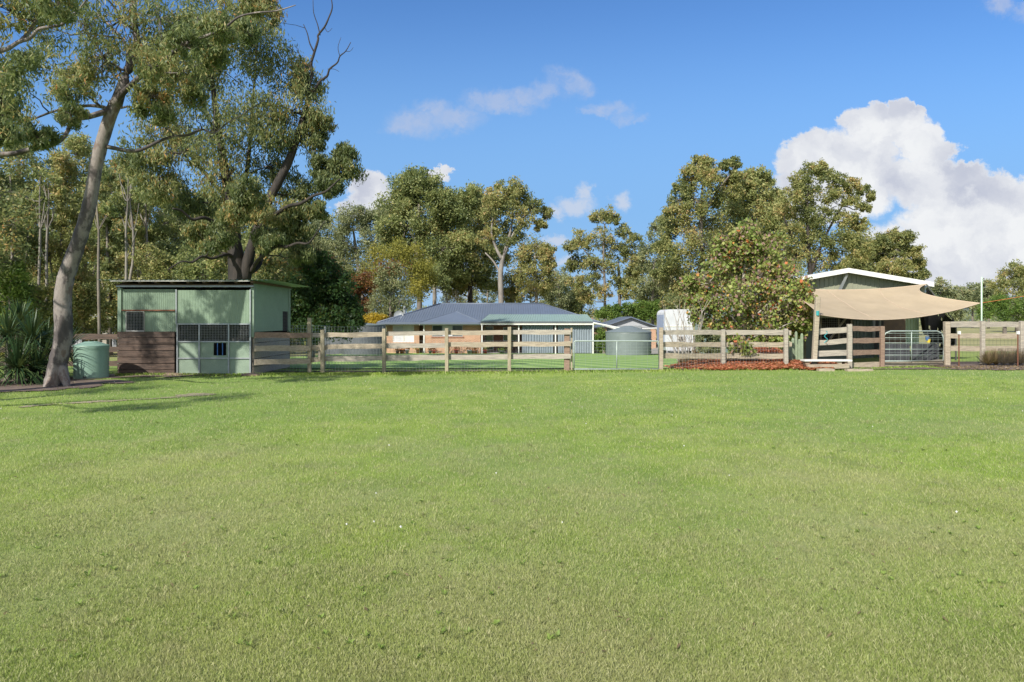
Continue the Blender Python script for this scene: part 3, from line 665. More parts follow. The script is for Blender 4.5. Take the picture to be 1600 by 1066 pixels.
b = MB(); wallrect(b,X_(664,Yg),X_(751,Yg),gh-.2,ez,Yg,.2,[(X_(675,Yg),X_(723,Yg),Z_(526,Yg),Z_(508,Yg))]); b.box(X_(664,Yg),Yg+.2,gh-.2,X_(664,Yg)+.2,Yw+.8,ez); b.box(X_(751,Yg)-.2,Yg+.2,gh-.2,X_(751,Yg),57,ez)
b.build('wall','brick_salmon',h)
window(h,X_(675,Yg),X_(723,Yg),Z_(526,Yg),Z_(508,Yg),Yg,2,('glass','blind','glass'),frame='galv',sill='brick_red')
MB().box(X_(663.5,Yg)-.1,Yg-.06,gh,X_(663.5,Yg),Yg+.04,ez-.02).build('downpipe','white_paint',h)
Yv = 56.8
b = MB(); wallrect(b,X_(751,Yg)+.01,X_(927,Yv),gh-.2,1.75,Yv,.2,[(X_(757,Yv),X_(771,Yv),Z_(547,Yv),Z_(510,Yv)),(X_(786,Yv),X_(808,Yv),Z_(533,Yv),Z_(511,Yv)),(X_(822,Yv),X_(858,Yv),gh+.1,Z_(512,Yv)),(X_(880,Yv),X_(915,Yv),gh+.1,Z_(512,Yv))]); b.box(X_(927,Yv)-.2,Yv+.2,gh-.2,X_(927,Yv),64,ez); 
b.build('wall','brick_red',h)
window(h,X_(757,Yv),X_(771,Yv),Z_(547,Yv),Z_(510,Yv),Yv,0)
window(h,X_(786,Yv),X_(808,Yv),Z_(533,Yv),Z_(511,Yv),Yv,1,('glass','glass'))
window(h,X_(822,Yv),X_(858,Yv),gh+.1,Z_(512,Yv),Yv,1,('glass','glass'),name='glass_door')
window(h,X_(880,Yv),X_(915,Yv),gh+.1,Z_(512,Yv),Yv,1,('glass','glass'),name='glass_door')
MB().box(X_(604,Yw)+.2,63.8,gh,6.9,64,ez).build('back_wall','brick_red',h)
MB().box(X_(751,Yg),52.9,gh-.1,6.6,56.8,gh+.06).build('verandah_floor','concrete',h)
# roofs
xL, xR, yF, yB = -10.55, 6.95, 53.75, 64.7; yr, zr = 59.2, PZ(475,59.2); x1, x2 = PX(688,59.2), PX(847,59.2); e0 = ez+.05
def roofplane(mb, pts, pitch=.19, dep=.02):
    mb.face(pts)
rf = MB(); A,B,Cc,D = (xL,yF,e0),(xR,yF,e0),(xR,yB,e0),(xL,yB,e0); R1,R2 = (x1,yr,zr),(x2,yr,zr)
rf.face([A,B,R2,R1]); rf.face([B,Cc,R2]); rf.face([Cc,D,R1,R2]); rf.face([D,A,R1]); rf.face([D,Cc,B,A])
ro = rf.build('roof','roof_blue',h)
cap = MB(); 
for a,c in ((A,R1),(B,R2),(Cc,R2),(D,R1),(R1,R2)): cap.tube([Vector(a)+Vector((0,0,.02)),Vector(c)+Vector((0,0,.02))],.07,6)
cap.build('ridge_cap','roof_blue',ro,True)
rb = MB()
slope = (zr-e0)/(yr-yF)
x = xL+.3
while x < xR-.3:   # standing ribs up the front slope
    t = 1.0
    if x < x1: t = (x-xL)/(x1-xL)
    elif x > x2: t = (xR-x)/(xR-x2)
    rb.tube([(x,yF,e0+.01),(x,yF+(yr-yF)*t,e0+(zr-e0)*t+.01)],.018,3,False); x += .2
rb.build('roof_rib','roof_blue',ro)
fs = MB(); fs.box(xL,yF-.1,e0-.13,X_(751,53.7),yF-.002,e0+.02).box(xL-.1,yF-.1,e0-.13,xL-.002,yB,e0+.02).box(xR+.002,yF,e0-.13,xR+.1,yB,e0+.02); fs.build('gutter','roof_blue',ro)
MB().box(xL,yF-.02,e0-.2,X_(751,53.7),yF+.02,e0-.132).build('fascia','white_trim',ro)
# wing hip
wx0, wx1 = X_(655,53.2), X_(752,53.2); wz = e0; ap = (-4.55,55.6,PZ(486.5,55.6)); ap2 = (-4.55,57.3,ap[2])
w = MB(); w.face([(wx0,53.2,wz),(wx1,53.2,wz),ap]); w.face([(wx0,53.2,wz),ap,ap2,(wx0+.15,53.9,wz+.02)]); w.face([(wx1,53.2,wz),(wx1-.1,53.9,wz+.02),ap2,ap]); wo = w.build('wing_roof','roof_blue',h)
MB().tube([(wx0,53.2,wz+.02),ap],.05,5).tube([(wx1,53.2,wz+.02),ap],.05,5).build('ridge_cap','roof_blue',wo)
MB().box(wx0,53.1,wz-.13,wx1,53.198,wz+.02).build('gutter','roof_blue',wo)
MB().box(wx0,53.2,wz-.2,wx1,53.26,wz-.132).build('fascia','white_trim',wo); MB().box(wx0,53.26,wz-.16,wx1,55,wz-.135).build('soffit','white_trim',wo)
# verandah
vb0,vb1 = X_(751,52.9), X_(927,52.9); zt, zbt = 2.06, PZ(502.3,52.9); vt0, vt1 = X_(765,56), X_(917,56)
v = MB(); v.hexa([(vb0,52.9,zbt-.03),(vb1,52.9,zbt-.03),(vt1,56,zt-.03),(vt0,56,zt-.03),(vb0,52.9,zbt),(vb1,52.9,zbt),(vt1,56,zt),(vt0,56,zt)])
vo = v.build('verandah_roof','roof_green',h)
rb = MB(); n = 44
for i in range(n+1): f = i/n; rb.tube([(vb0+(vb1-vb0)*f,52.9,zbt+.008),(vt0+(vt1-vt0)*f,56,zt+.008)],.02,3,False)
rb.build('roof_rib','roof_green',vo)
MB().box(vb0,52.8,zbt-.13,vb1,52.898,zbt+.0).build('gutter','tank_dark',vo); MB().box(vb0,52.84,zbt-.27,vb1,52.9,zbt-.132).build('fascia','white_trim',vo)
MB().face([(vb1,52.95,zbt-.1),(6.3,56.8,zbt-.1),(6.3,56.8,1.9),(vt1,56,zt-.04)]).build('end_panel','cream',vo)
for px in (753,810.5,868,926.5): MB().slab(px-1,508,px+1,556,53.1,.1).build('verandah_post','white_paint',h)
for a,c in ((815.5,864.5),(871.5,925)):
    Yc = 53.25; v_ = []; f_ = []; n = 90
    for i in range(n+1):
        u = i/n; x = X_(a,Yc)+(X_(c,Yc)-X_(a,Yc))*u; d = .045*math.sin(u*n*.9+1.5*math.sin(u*9)); v_ += [(x,Yc+d*1.2,gh+.12),(x,Yc+d*.5,Z_(508.5,Yc))]
    for i in range(n): q = 2*i; f_.append((q,q+2,q+3,q+1))
    mesh('verandah_curtain',v_,f_,'curtain',h,True)
MB().slab(819,497.5,829,500,55.1,.5).build('skylight','galv',ro)
# dish and flue
Yd = 55.6; dx_, dz_ = X_(623,Yd), Z_(493,Yd)
t = thing('satellite_dish',(dx_,Yd,Z_(502,Yd)),'grey satellite dish on a mast above the left end of the house roof','satellite dish')
d = MB(); n = 20
rings = [(0,.1),(.18,.07),(.32,.03),(.4,-.03)]; b0 = len(d.v)
for r_, dd in rings:
    for k in range(n): a = 2*math.pi*k/n; d.v.append((dx_+r_*math.cos(a), Yd+dd+r_*math.sin(a)*.25, dz_+r_*math.sin(a)))
for i in range(3):
    for k in range(n): q = i*n; d.f.append((q+k,q+(k+1)%n,q+n+(k+1)%n,q+n+k))
d.build('reflector','galv',t,True)
MB().tube([(dx_,Yd+.1,Z_(505,Yd)),(dx_,Yd+.15,dz_)],.03,6).tube([(dx_,Yd,dz_-.35),(dx_,Yd-.45,dz_-.2)],.015,5).build('mast','galv',t)
MB().tube([(dx_,Yd-.5,dz_-.22),(dx_,Yd-.38,dz_-.16)],.05,8).build('receiver','tank_dark',t)
Yd = 57.0; MB().tube([(X_(632,Yd),Yd,Z_(494,Yd)),(X_(632,Yd),Yd,Z_(478.5,Yd))],.1,10).build('flue','galv',ro)
# pots and things by the wall
potspec = [(621,'terracotta','small orange shrub pot left of the white door window'),(628.5,'orange_plastic','orange plastic chair-like planter at the wall under the pale window'),(636,'blind','pale planter at the wall under the right of the pale window'),
 (653,'terracotta','round pot beside the recessed house door'),(672,'tank_dark','black pot in front of the wing window left side'),(678,'red_plastic','red flowering pot under the wing window left'),(700,'terracotta','terracotta pot under the middle of the wing window'),(713,'red_plastic','large red pot under the wing window right'),(734,'galv','grey pot with leafy plant right of the wing window'),(742,'terracotta','terracotta pot at the right corner of the wing wall'),(758,'red_plastic','red and white pot beside the first verandah post'),(784,'tank_dark','dark pot with flower on the verandah before the red wall')]
for px, mt, lb in potspec:
    Yp = 53.3; x = X_(px,Yp); z = gh+.0; t = thing('plant_pot',(x,Yp,z),lb,'plant pot','pots along the house wall'); rr = random.uniform(.13,.24); hh = random.uniform(.25,.45)
    MB().lathe(x,Yp,[(rr*.7,z),(rr,z+hh),(rr*1.1,z+hh),(rr*1.1,z+hh+.04),(rr*.9,z+hh+.04)],14).build('pot',mt,t,True)
    n = 90; c = rng.normal(size=(n,3))*[rr*.8,rr*.6,.12]+[x,Yp,z+hh+.14]
    quads('foliage',leafquads(c,.16,.06,.1),n,random.choice(['leaf_olive','leaf_red','leaf_brightgreen','leaf_red']),rng.uniform(0,1,n),t)
# yellow kid's table near tank
Yp = 49; x = X_(593,Yp); z = g(x,Yp); t = thing('garden_table',(x,Yp,z),'small yellow topped table beside the big dark tank','table')
MB().box(X_(587,Yp),Yp,Z_(533.6,Yp),X_(600,Yp),Yp+.6,Z_(532.3,Yp)).build('table_top','yellow_plastic',t)
for px in (589,598): MB().box(X_(px,Yp),Yp+.2,z,X_(px,Yp)+.06,Yp+.3,Z_(533.6,Yp)).build('leg','tank_dark',t)
# big dark tank left of house
def bigtank(px, Yt, rpx, top, cone, label, mat, capm):
    x = PX(px,Yt); r = rpx*Yt/F; z0 = g(x,Yt); zt = PZ(top,Yt-r*.0)
    t = thing('water_tank',(x,Yt,z0),label,'water tank'); pr = []
    n = int((zt-z0)/.1)
    for i in range(n+1): pr += [(r+(.02 if i%2 else 0), z0-.05+(zt-z0+.05)*i/n)]
    MB().lathe(x,Yt,pr,48).build('tank_wall',mat,t,True)
    MB().lathe(x,Yt,[(r+.04,zt-.03),(r+.04,zt+.02),(r*.3,zt+cone*.85),(r*.12,zt+cone),(.02,zt+cone)],48).build('lid',capm,t)
    return t
bigtank(569,49.5,33,508,.15,'wide dark corrugated water tank left of the brick house','tank_dark','tank_grey')
bigtank(533,53,24,510,.15,'second dark water tank half hidden behind mesh left of the wide dark tank','tank_dark','tank_grey')
bt = bigtank(982,47,35,519,.42,'large grey green round water tank behind the left gate','tank_grey','tank_grey')
MB().tube([(PX(1010,46),46.4,PZ(520,46)),(PX(1019,46),46.2,PZ(532,46))],.05,6).build('overflow_pipe','caravan_dark',bt)
# garage
Yg2 = 60; t = thing('garage',(PX(983,Yg2),Yg2,gh),'small brick garage with grey gable behind the round tank','garage')
xa,xc,xm = PX(940,Yg2),PX(1026,Yg2),PX(985,Yg2); ze = PZ(512,Yg2); za = PZ(496.5,Yg2)
gb = MB().face([(xa,Yg2,ze),(xc,Yg2,ze),(xm,Yg2,za)]); gb.build('gable','far_wall',t)
MB().box(xa,Yg2+.01,gh-.1,xa+.45,66,ze).box(xc-.5,Yg2+.01,gh-.1,xc-.05,66,ze).build('wall','brick_salmon',t)
MB().slab(965,509,1002,514,Yg2-.05,.04).build('garage_door','galv',t); MB().box(xa+.45,Yg2+.2,gh,xc-.5,Yg2+.25,ze).build('garage_door','tank_grey',t)
r_ = MB(); ov = .35
r_.hexa([(xa-.3,Yg2-ov,ze-.08),(xm,Yg2-ov,za),(xm,66,za),(xa-.3,66,ze-.08),(xa-.3,Yg2-ov,ze+.02),(xm,Yg2-ov,za+.1),(xm,66,za+.1),(xa-.3,66,ze+.02)])
r_.hexa([(xm,Yg2-ov,za),(xc+.3,Yg2-ov,ze-.08),(xc+.3,66,ze-.08),(xm,66,za),(xm,Yg2-ov,za+.1),(xc+.3,Yg2-ov,ze+.02),(xc+.3,66,ze+.02),(xm,66,za+.1)])
r_.build('roof','roof_blue',t)
# white pergola between house and garage
t = thing('pergola',(PX(930,53),53,gh),'white metal pergola frame reaching from the house corner towards the round tank','pergola')
p = MB(); A_ = P(927,505,52.8)
for (a,c) in ((P(927,504.5,52.8),P(972,513.5,51.5)),(P(935,506,55),P(965,515,54)),(P(948,507,54),P(944,510.5,52.5))): p.tube([a,c],.06,4)
p.tube([P(1003,514,55),P(1028,513,55)],.06,4); p.build('beam','white_paint',t)
MB().tube([P(927,505,52.8),(PX(927,52.8),52.8,gh)],.05,6).build('post','white_paint',t)
# caravan
Yc = 45; z0 = g(PX(1055,Yc),Yc); t = thing('caravan',(PX(1055,Yc),Yc,z0),'white caravan parked beside the garage seen end on behind bare branches','caravan')
xa,xc = PX(1039,Yc),PX(1083,Yc); zt = PZ(483.5,Yc); zb2 = z0+.35; rc = .32; prof = [(xa+.1,zb2),(xc-.02,zb2),(xc,zb2+.3),(xc,zt-rc)]
for k in range(7): a = math.pi/2*k/6; prof.append((xc-rc+rc*math.cos(a),zt-rc+rc*math.sin(a)))
for k in range(7): a = math.pi/2*k/6; prof.append((xa+rc-rc*math.sin(a),zt-rc+rc*math.cos(a)))
prof += [(xa,zb2+.4)]
b = MB(); n = len(prof); yy = [Yc,Yc+.0,Yc+4.8]
b.v = [(x,Yc+.12*(0),z) for x,z in prof]+[(x,Yc+2.5,z) for x,z in prof]; b.f = [tuple(range(n)),tuple(range(n,2*n))[::-1]]+[(i,n+i,n+(i+1)%n,(i+1)%n)[::-1] for i in range(n)]
b.build('body','caravan_white',t)
MB().box(xa-.03,Yc+.25,PZ(540,Yc),xa-.002,Yc+2.3,PZ(492,Yc)).build('side_panel','caravan_blue',t)  # bluish panel along the left side wall
MB().slab(1060,526,1067,533,Yc-.03,.025).build('hatch','caravan_dark',t); MB().slab(1040,509,1082,510.5,Yc-.03,.025).build('trim_strip','white_trim',t)
MB().box(xa+.2,Yc-.9,zb2-.12,xc-.6,Yc,zb2-.02).build('drawbar','caravan_dark',t)
for x in (xa+.1,xc-.35):
    w = MB(); w.tube([(x,Yc+1.4,z0+.33),(x+.22,Yc+1.4,z0+.33)],.33,18); w.build('wheel','caravan_dark',t,False)
# far pale shed on the left
Yf = 62; t = thing('far_shed',(PX(140,Yf),Yf,g(-38,Yf)),'pale lilac metal shed glimpsed between the trees left of the stable','shed')
b = MB(); b.corr(PX(60,Yf),Yf,PX(182,Yf),Yf,gh,PZ(497,Yf),.3,.04,trap=True); b.build('wall','far_wall',t)
MB().hexa([(PX(56,Yf),Yf-.3,PZ(497,Yf)),(PX(186,Yf),Yf-.3,PZ(497,Yf)),(PX(186,Yf),Yf+5,PZ(486,Yf)),(PX(56,Yf),Yf+5,PZ(486,Yf)),(PX(56,Yf),Yf-.3,PZ(496,Yf)),(PX(186,Yf),Yf-.3,PZ(496,Yf)),(PX(186,Yf),Yf+5,PZ(485,Yf)),(PX(56,Yf),Yf+5,PZ(485,Yf))]).build('roof','far_wall',t)
#@@SHED
# ------------------------------------------------------------ right shed with shade sail
Ys = 29.5; gs = g(15,Ys)-.05
t = thing('farm_shed',(PX(1323,Ys),Ys,gs),'wide gabled farm shed with white barge boards behind the shade sail','shed')
xm, za = PX(1323,Ys), PZ(424,Ys); xe, ze = PX(1452,Ys), PZ(445.5,Ys); xw = PX(1195,Ys); zw = PZ(447,Ys)
yb_ = Ys+9
gb = MB(); n = 90  # vertical trimdek sheeting in the gable, profiled
x = xw; pr = []
while x < xe:
    for a,hh in ((0,0),(.10,0),(.115,-.025),(.145,-.025),(.16,0)): pr.append((x+a,hh))
    x += .2
for i in range(len(pr)-1):
    (xa,ha),(xb,hb_) = pr[i],pr[i+1]
    if xb > xe: break
    tz = lambda x: za-(za-zw)*abs(x-xm)/(xm-xw) if x < xm else za-(za-ze)*(x-xm)/(xe-xm)
    gb.face([(xa,Ys+.3+ha,PZ(497,Ys)),(xb,Ys+.3+hb_,PZ(497,Ys)),(xb,Ys+.3+hb_,tz(xb)),(xa,Ys+.3+ha,tz(xa))])
gb.build('gable_wall','shed_olive',t)
MB().box(xw,Ys+.62,gs,PX(1378,Ys),Ys+.66,PZ(495,Ys)).build('front_wall','shed_wall',t)
b = MB().corr(PX(1335,Ys),Ys+.58,PX(1375,Ys),Ys+.58,gs,PZ(495,Ys),.15,.03,trap=True); b.build('door_sheet','shed_wall',t)
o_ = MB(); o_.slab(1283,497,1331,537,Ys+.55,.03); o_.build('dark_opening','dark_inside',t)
f = MB(); 
for px in (1283,1311,1331): f.slab(px-1,495,px+1,537,Ys+.5,.05)
f.tube([P(1297,530,Ys+.48),P(1322,497,Ys+.48)],.05,4); f.build('opening_frame','rail_timber_grey',t)
MB().wires(PX(1284,Ys),Ys+.52,PX(1330,Ys),Ys+.52,PZ(537,Ys),PZ(497,Ys),.1,.1,.006).build('mesh_screen','wire',t)
MB().box(PX(1374,33.5),33.5,PZ(540,33.5),PX(1415,33.5),33.6,PZ(470,33.5)).build('inner_wall','brown_board',t)
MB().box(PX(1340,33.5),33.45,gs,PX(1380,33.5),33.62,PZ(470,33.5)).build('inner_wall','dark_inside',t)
MB().slab(1374,495,1377,570,Ys+.4,.1).build('post','galv',t); MB().slab(1365,495,1368,535,Ys+.3,.08).build('post','galv',t)
b = MB().corr(PX(1416,Ys-1),Ys-1,PX(1436,Ys-1),Ys-1,PZ(541,Ys-1),PZ(492,Ys-1),.12,.03,trap=True).box(PX(1416,Ys-1)+.01,Ys-.99,PZ(541,Ys-1)+.01,PX(1436,Ys-1)-.01,Ys-.94,PZ(492,Ys-1)-.01); b.build('pale_panel','shed_pale',t)
MB().slab(1425,541,1429,575,Ys-.96,.08).build('post','post_timber',t)
MB().box(xw,Ys+.62,gs,xw+.1,yb_,zw).build('side_wall','shed_wall',t); MB().box(xw,yb_,gs,xe,yb_+.1,zw).build('back_wall','shed_wall',t)
r_ = MB(); xo0, xo1 = PX(1188,Ys), PX(1456,Ys); zl, zr_ = PZ(449,Ys), PZ(443.5,Ys)
sl = (za-zw)/(xm-xw); 
def rp(x): return (za+.07)-(xm-x)*(za-zw)/(xm-xw) if x < xm else (za+.07)-(x-xm)*(za-ze)/(xe-xm)
for xa,xb in ((xo0,xm),(xm,xo1)):
    r_.hexa([(xa,Ys-.12,rp(xa)),(xb,Ys-.12,rp(xb)),(xb,yb_+.3,rp(xb)),(xa,yb_+.3,rp(xa)),(xa,Ys-.12,rp(xa)+.04),(xb,Ys-.12,rp(xb)+.04),(xb,yb_+.3,rp(xb)+.04),(xa,yb_+.3,rp(xa)+.04)])
rr_ = r_.build('roof','galv',t)
for xa,xb in ((xo0,xm),(xm,xo1)):
    MB().hexa([(xa,Ys-.18,rp(xa)-.14),(xb,Ys-.18,rp(xb)-.14),(xb,Ys-.125,rp(xb)-.14),(xa,Ys-.125,rp(xa)-.14),(xa,Ys-.18,rp(xa)+.06),(xb,Ys-.18,rp(xb)+.06),(xb,Ys-.125,rp(xb)+.06),(xa,Ys-.125,rp(xa)+.06)]).build('barge_board','white_paint',rr_)
b = MB(); 
for px in (1210,1250,1290,1323,1360,1400,1440): x = PX(px,Ys); b.box(x-.03,Ys-.11,rp(x)-.07,x+.03,Ys+.26,rp(x)-.01)
b.build('outrigger','white_trim',rr_)
MB().hexa([P(1307,458,Ys+.16),P(1313,458,Ys+.16),P(1313,458,Ys+.22),P(1307,458,Ys+.22),P(1322,429,Ys-.05),P(1326,429,Ys-.05),P(1326,429,Ys+.02),P(1322,429,Ys+.02)]).build('brace','galv',t)
# lean-to to the left
xl_ = PX(1086,yb_)
b = MB().corr(xl_,Ys+1.5,xw,Ys+1.5,gs-.1,PZ(463,Ys+1.5),.2,.025,trap=True,z1b=PZ(456,Ys+1.5)); b.build('lean_to_wall','shed_wall',t)
MB().hexa([(xl_-.2,Ys+1.2,PZ(463,Ys)),(xw,Ys+1.2,PZ(454,Ys)),(xw,yb_,PZ(454,Ys)),(xl_-.2,yb_,PZ(463,Ys)),(xl_-.2,Ys+1.2,PZ(461,Ys)),(xw,Ys+1.2,PZ(452,Ys)),(xw,yb_,PZ(452,Ys)),(xl_-.2,yb_,PZ(461,Ys))]).build('lean_to_roof','roof_underside',t)
MB().corr(xl_,yb_,xl_,Ys+1.5,gs-.1,PZ(463,Ys),.2,.025,trap=True).build('lean_to_wall','shed_wall',t)
# black shade cloth at the right side
t = thing('black_shade_cloth',(PX(1460,Ys),Ys,gs),'torn black shade cloth draped down the right side of the shed','shade cloth')
v_ = []; f_ = []; nu, nv = 26, 16
A_ = Vector(P(1448,445,29)); B_ = Vector(P(1494,506,27.0)); C_ = Vector(P(1486,560,29.5)); D_ = Vector(P(1446,545,31))
for j in range(nv+1):
    for i in range(nu+1):
        u, v = i/nu, j/nv; p = (A_*(1-u)+B_*u)*(1-v)+(D_*(1-u)+C_*u)*v
        p.y += .12*math.sin(u*11+v*2)+.05*math.sin(v*9); p.x += .05*math.sin(v*7+u*5); p.z -= .25*u*(1-u)*(1-v)
        v_.append(tuple(p))
for j in range(nv):
    for i in range(nu):
        if (i*7+j*13)%29 == 0 or (i < 4 and j > 11): continue
        q = j*(nu+1)+i; f_.append((q,q+1,q+nu+2,q+nu+1))
cl = mesh('cloth',v_,f_,'black_cloth',t,True)
MB().tube([tuple(A_),tuple(B_)],.02,5).tube([tuple(B_),(B_.x,B_.y,gs)],.03,5).build('support_rail','wire_dark',t)
t2 = thing('black_shade_cloth',(PX(1440,27.5),27.5,gs),'loose flap of black shade cloth hanging beside the pale green panel','shade cloth')
v_ = []; f_ = []
for j in range(11):
    for i in range(9):
        u, v = i/8, j/10; px = 1437+(14-5*v)*u+4*v; py = 493+24*v+5*u*v
        p = P(px,py,28.2+.1*math.sin(u*8)); v_.append(p)
for j in range(10):
    for i in range(8): q = j*9+i; f_.append((q,q+1,q+10,q+9))
mesh('cloth',v_,f_,'black_cloth',t2,True)
# purple / yellow bits hanging
for px,py,mt,lb in ((1449,529,'blue_paint','blue bucket hung behind the rounded gate'),(1451,533,'yellow_plastic','yellow tub below the blue bucket behind the rounded gate'),(1290,526,'teal_plastic','teal halter rope bundle hung on the pen rail')):
    Y = 25 if px > 1400 else 21.95; p = P(px,py,Y); o = thing('bucket' if px > 1400 else 'halter',p,lb,'bucket' if px > 1400 else 'halter')
    if px > 1400: MB().lathe(p[0],p[1],[(.05,p[2]-.07),(.07,p[2]+.06),(.074,p[2]+.07),(.06,p[2]+.07)],16).build('pail',mt,o); MB().tube([(p[0]-.07,p[1],p[2]+.065),(p[0]-.03,p[1],p[2]+.13),(p[0]+.03,p[1],p[2]+.13),(p[0]+.07,p[1],p[2]+.065)],.006,5).build('handle','galv',o)
    else: MB().tube([(p[0]+.05*math.sin(k),p[1]-.03,p[2]+.18-.035*k) for k in range(12)],.012,6).build('rope',mt,o)
# sail
A_ = Vector(P(1212,449,29.0)); B_ = Vector(P(1448,444,29.0)); C_ = Vector(P(1531,474,26.3)); D_ = Vector(P(1281,492,22.1))
t = thing('shade_sail',tuple((A_+B_+C_+D_)/4),'beige four cornered shade sail stretched in front of the farm shed','shade sail')
v_ = []; n = 40
cen_ = (A_+B_+C_+D_)/4
for j in range(n+1):
    for i in range(n+1):
        u, v = i/n, j/n  # u: left->right, v: back->front
        cu, cv = u*(1-u)*4, v*(1-v)*4
        uu = u+ (.5-u)*0; p = (A_*(1-u)+B_*u)*(1-v)+(D_*(1-u)+C_*u)*v
        # edges bow inwards
        p += (C_-B_+D_-A_)/2*(.04*cu*(1-v)**2) - (C_-B_+D_-A_)/2*(.05*cu*v**2)
        p += (A_-B_)*(.17*cv*u**2.5) + (B_-A_)*(.03*cv*(1-u)**2)
        p.z -= .16*cu*(1-v)*.9 + .40*cu*v + .10*cv*cu
        p.z += .012*math.sin(u*23+v*4)*cv+.012*math.sin(v*17)*cu
        v_.append(tuple(p))
f_ = [(j*(n+1)+i,j*(n+1)+i+1,(j+1)*(n+1)+i+1,(j+1)*(n+1)+i) for j in range(n) for i in range(n)]
so = mesh('fabric',v_,f_,'sail',t,True)
ed = MB(); 
for seq in ([v_[i] for i in range(n+1)],[v_[n*(n+1)+i] for i in range(n+1)],[v_[j*(n+1)] for j in range(n+1)],[v_[j*(n+1)+n] for j in range(n+1)]): ed.tube(seq,.018,5,False)
ed.build('hem','sail_seam',t,True)
sm = MB()
for i_ in (13,27): sm.tube([(v_[j*(n+1)+i_][0],v_[j*(n+1)+i_][1],v_[j*(n+1)+i_][2]+.004) for j in range(n+1)],.012,4,False)
sm.build('seam','sail_seam',t)
MB().tube([tuple(D_),(PX(1277,22),22-.02,PZ(489,22))],.012,5).tube([tuple(B_),(xe,Ys+.0,ze-.05)],.012,5).build('corner_rope','white_paint',t)
X5,Y5 = PX(1534,26.3),26.3
t = thing('steel_pole',(X5,Y5,0),'tall slim pale green pole holding the right tip of the shade sail','pole')
MB().tube([(X5,Y5,-.1),(X5,Y5,PZ(433,Y5))],.03,8).build('shaft','shed_pale',t,True)
t = thing('guy_rope',(X5,Y5,PZ(474,Y5)),'orange rope running right from the tip of the shade sail','rope')
MB().tube([P(1534,473.5,Y5),P(1570,468,Y5+1),P(1610,461,Y5+2),P(1680,452,Y5+3.5)],.012,5).build('rope','orange_rope',t)
#@@PLANTS
def kk(*a): return list(a)
# leaning spotted gum in front left
gum_ = tree('gum_tree','leaning smooth grey trunked gum in front of the strap leaved plants at left','tree',16.4,
 [[(81,605,25),(84,594,26),(88,580,26),(91,565,26),(96,544,26),(99,524,26),(99,500,25.5),(98,470,24.5),(101,441,24),(108,418,23),(116,396,22.5),(126,368,21),(135,338,20),(143,300,19),(152,250,19),(166,200,18.5),(180,160,18)],
  [(94,566,18),(98,582,16,-.05),(102,595,12,-.1),(106,608,7,-.15)],[(86,575,15),(80,592,14,-.1),(73,604,9,-.2),(66,610,4,-.25)],[(92,575,14),(90,592,9,.1),(94,606,6,.3)],
  [(180,165,19),(200,110,13),(214,72,11,.4),(208,20,9,.6),(205,-60,8,.8),(215,-130,6,1)],
  [(180,158,11),(205,132,8,-.4),(228,112,7.5,-.6),(250,100,6.5,-.8),(272,80,6,-1),(300,62,5.5,-1.2),(318,58,4.5,-1.3),(350,44,3.5,-1.5),(372,27,3,-1.6),(400,20,2.5,-1.7),(432,17,2,-1.8),(462,8,1.2,-1.8)],
  [(166,229,7),(195,235,6,.3),(212,236,5.5,.4),(228,231,5.5,.5),(250,220,4.5,.7),(272,213,4,.8),(295,211,4,.9),(315,202,3.5,1),(335,208,3,1.1),(355,192,2.5,1.2),(380,178,2,1.3),(412,157,1.3,1.3)],
  [(172,172,10),(140,182,8,-.5),(122,186,6.5,-.8),(110,196,6,-1),(100,214,6,-1.2),(82,226,6.5,-1.3),(50,233,7,-1.4),(22,240,7,-1.5),(0,241,7.5,-1.6),(-60,236,8,-1.8)],
  [(170,170,7),(140,165,5,.6),(90,172,4,1),(40,190,3,1.4),(0,196,3,1.6)],
  [(190,140,8),(200,90,6,1),(190,60,5,1.4),(150,20,4,1.8)]],
 [(130,40,55),(190,30,60),(250,30,58),(310,30,50),(355,30,38),(240,105,30,-1.2),(290,72,26,-1.5),(340,45,24,-1.8),(60,215,22,-1.6),(110,180,22,-1.2),(330,90,30),(385,50,20),(230,165,26),(120,130,34),(300,150,22),(160,90,40),(230,90,38),(90,110,42),(60,40,50),(30,120,42),(20,185,32),(100,160,28),(280,110,34),(330,70,26),(205,-50,70),(110,-60,70),(300,-50,60),(240,150,26),(395,8,22),(270,60,40),(60,-70,60),(255,180,20)],
 'leaf_gum','bark_smooth',(.15,.034),.32,20,62,.55,.8,
 extra=[[(335,206,3,1.6),(333,190,2,1.6),(336,170,1.2,1.6)],[(275,78,3,-1.2),(300,50,2,-1.2),(310,25,1.2,-1.2)]])
# gum off the left edge, whose branch enters the frame and whose shade falls over the stable
tree('gum_tree','pale branched gum reaching in from beyond the left edge over the leaning gum','tree',12.6,
 [[(-330,640,40),(-320,500,36),(-300,350,30),(-280,220,26),(-270,120,22),(-260,0,16),(-250,-120,10)],
  [(-280,190,18),(-180,130,16,.1),(-90,92,13,.1),(-20,80,10),(8,78,6.5),(28,66,6),(46,60,5.5),(60,46,5),(78,42,4.5),(97,38,4),(112,24,3),(125,12,2.5),(150,-20,3)],
  [(30,66,6),(52,40,5,.2),(60,5,4,.3),(50,-40,3,.4)],
  [(-275,150,14),(-330,80,10),(-400,20,7)]],
 [(20,20,48),(60,-20,55),(-30,60,55),(30,110,36),(-40,150,60),(-100,40,75),(-180,60,60),(-250,-40,66),(-330,10,50),(-400,60,46),(-450,-45,46),(-375,-30,40),(-235,45,44),(-200,160,36),(90,10,36),(-120,-80,70),(-330,-110,46),(0,160,30),(-380,180,30),(-20,-90,80),(5,210,22),(-300,90,30)],
 'leaf_gum','bark_smooth',(.14,.032),.3,20,62,.55,.9)
def wl(x,z,r,Y): return (800+x*F/Y, 500-(z-CH)*F/Y, r*F/Y)
Yt = 4.6
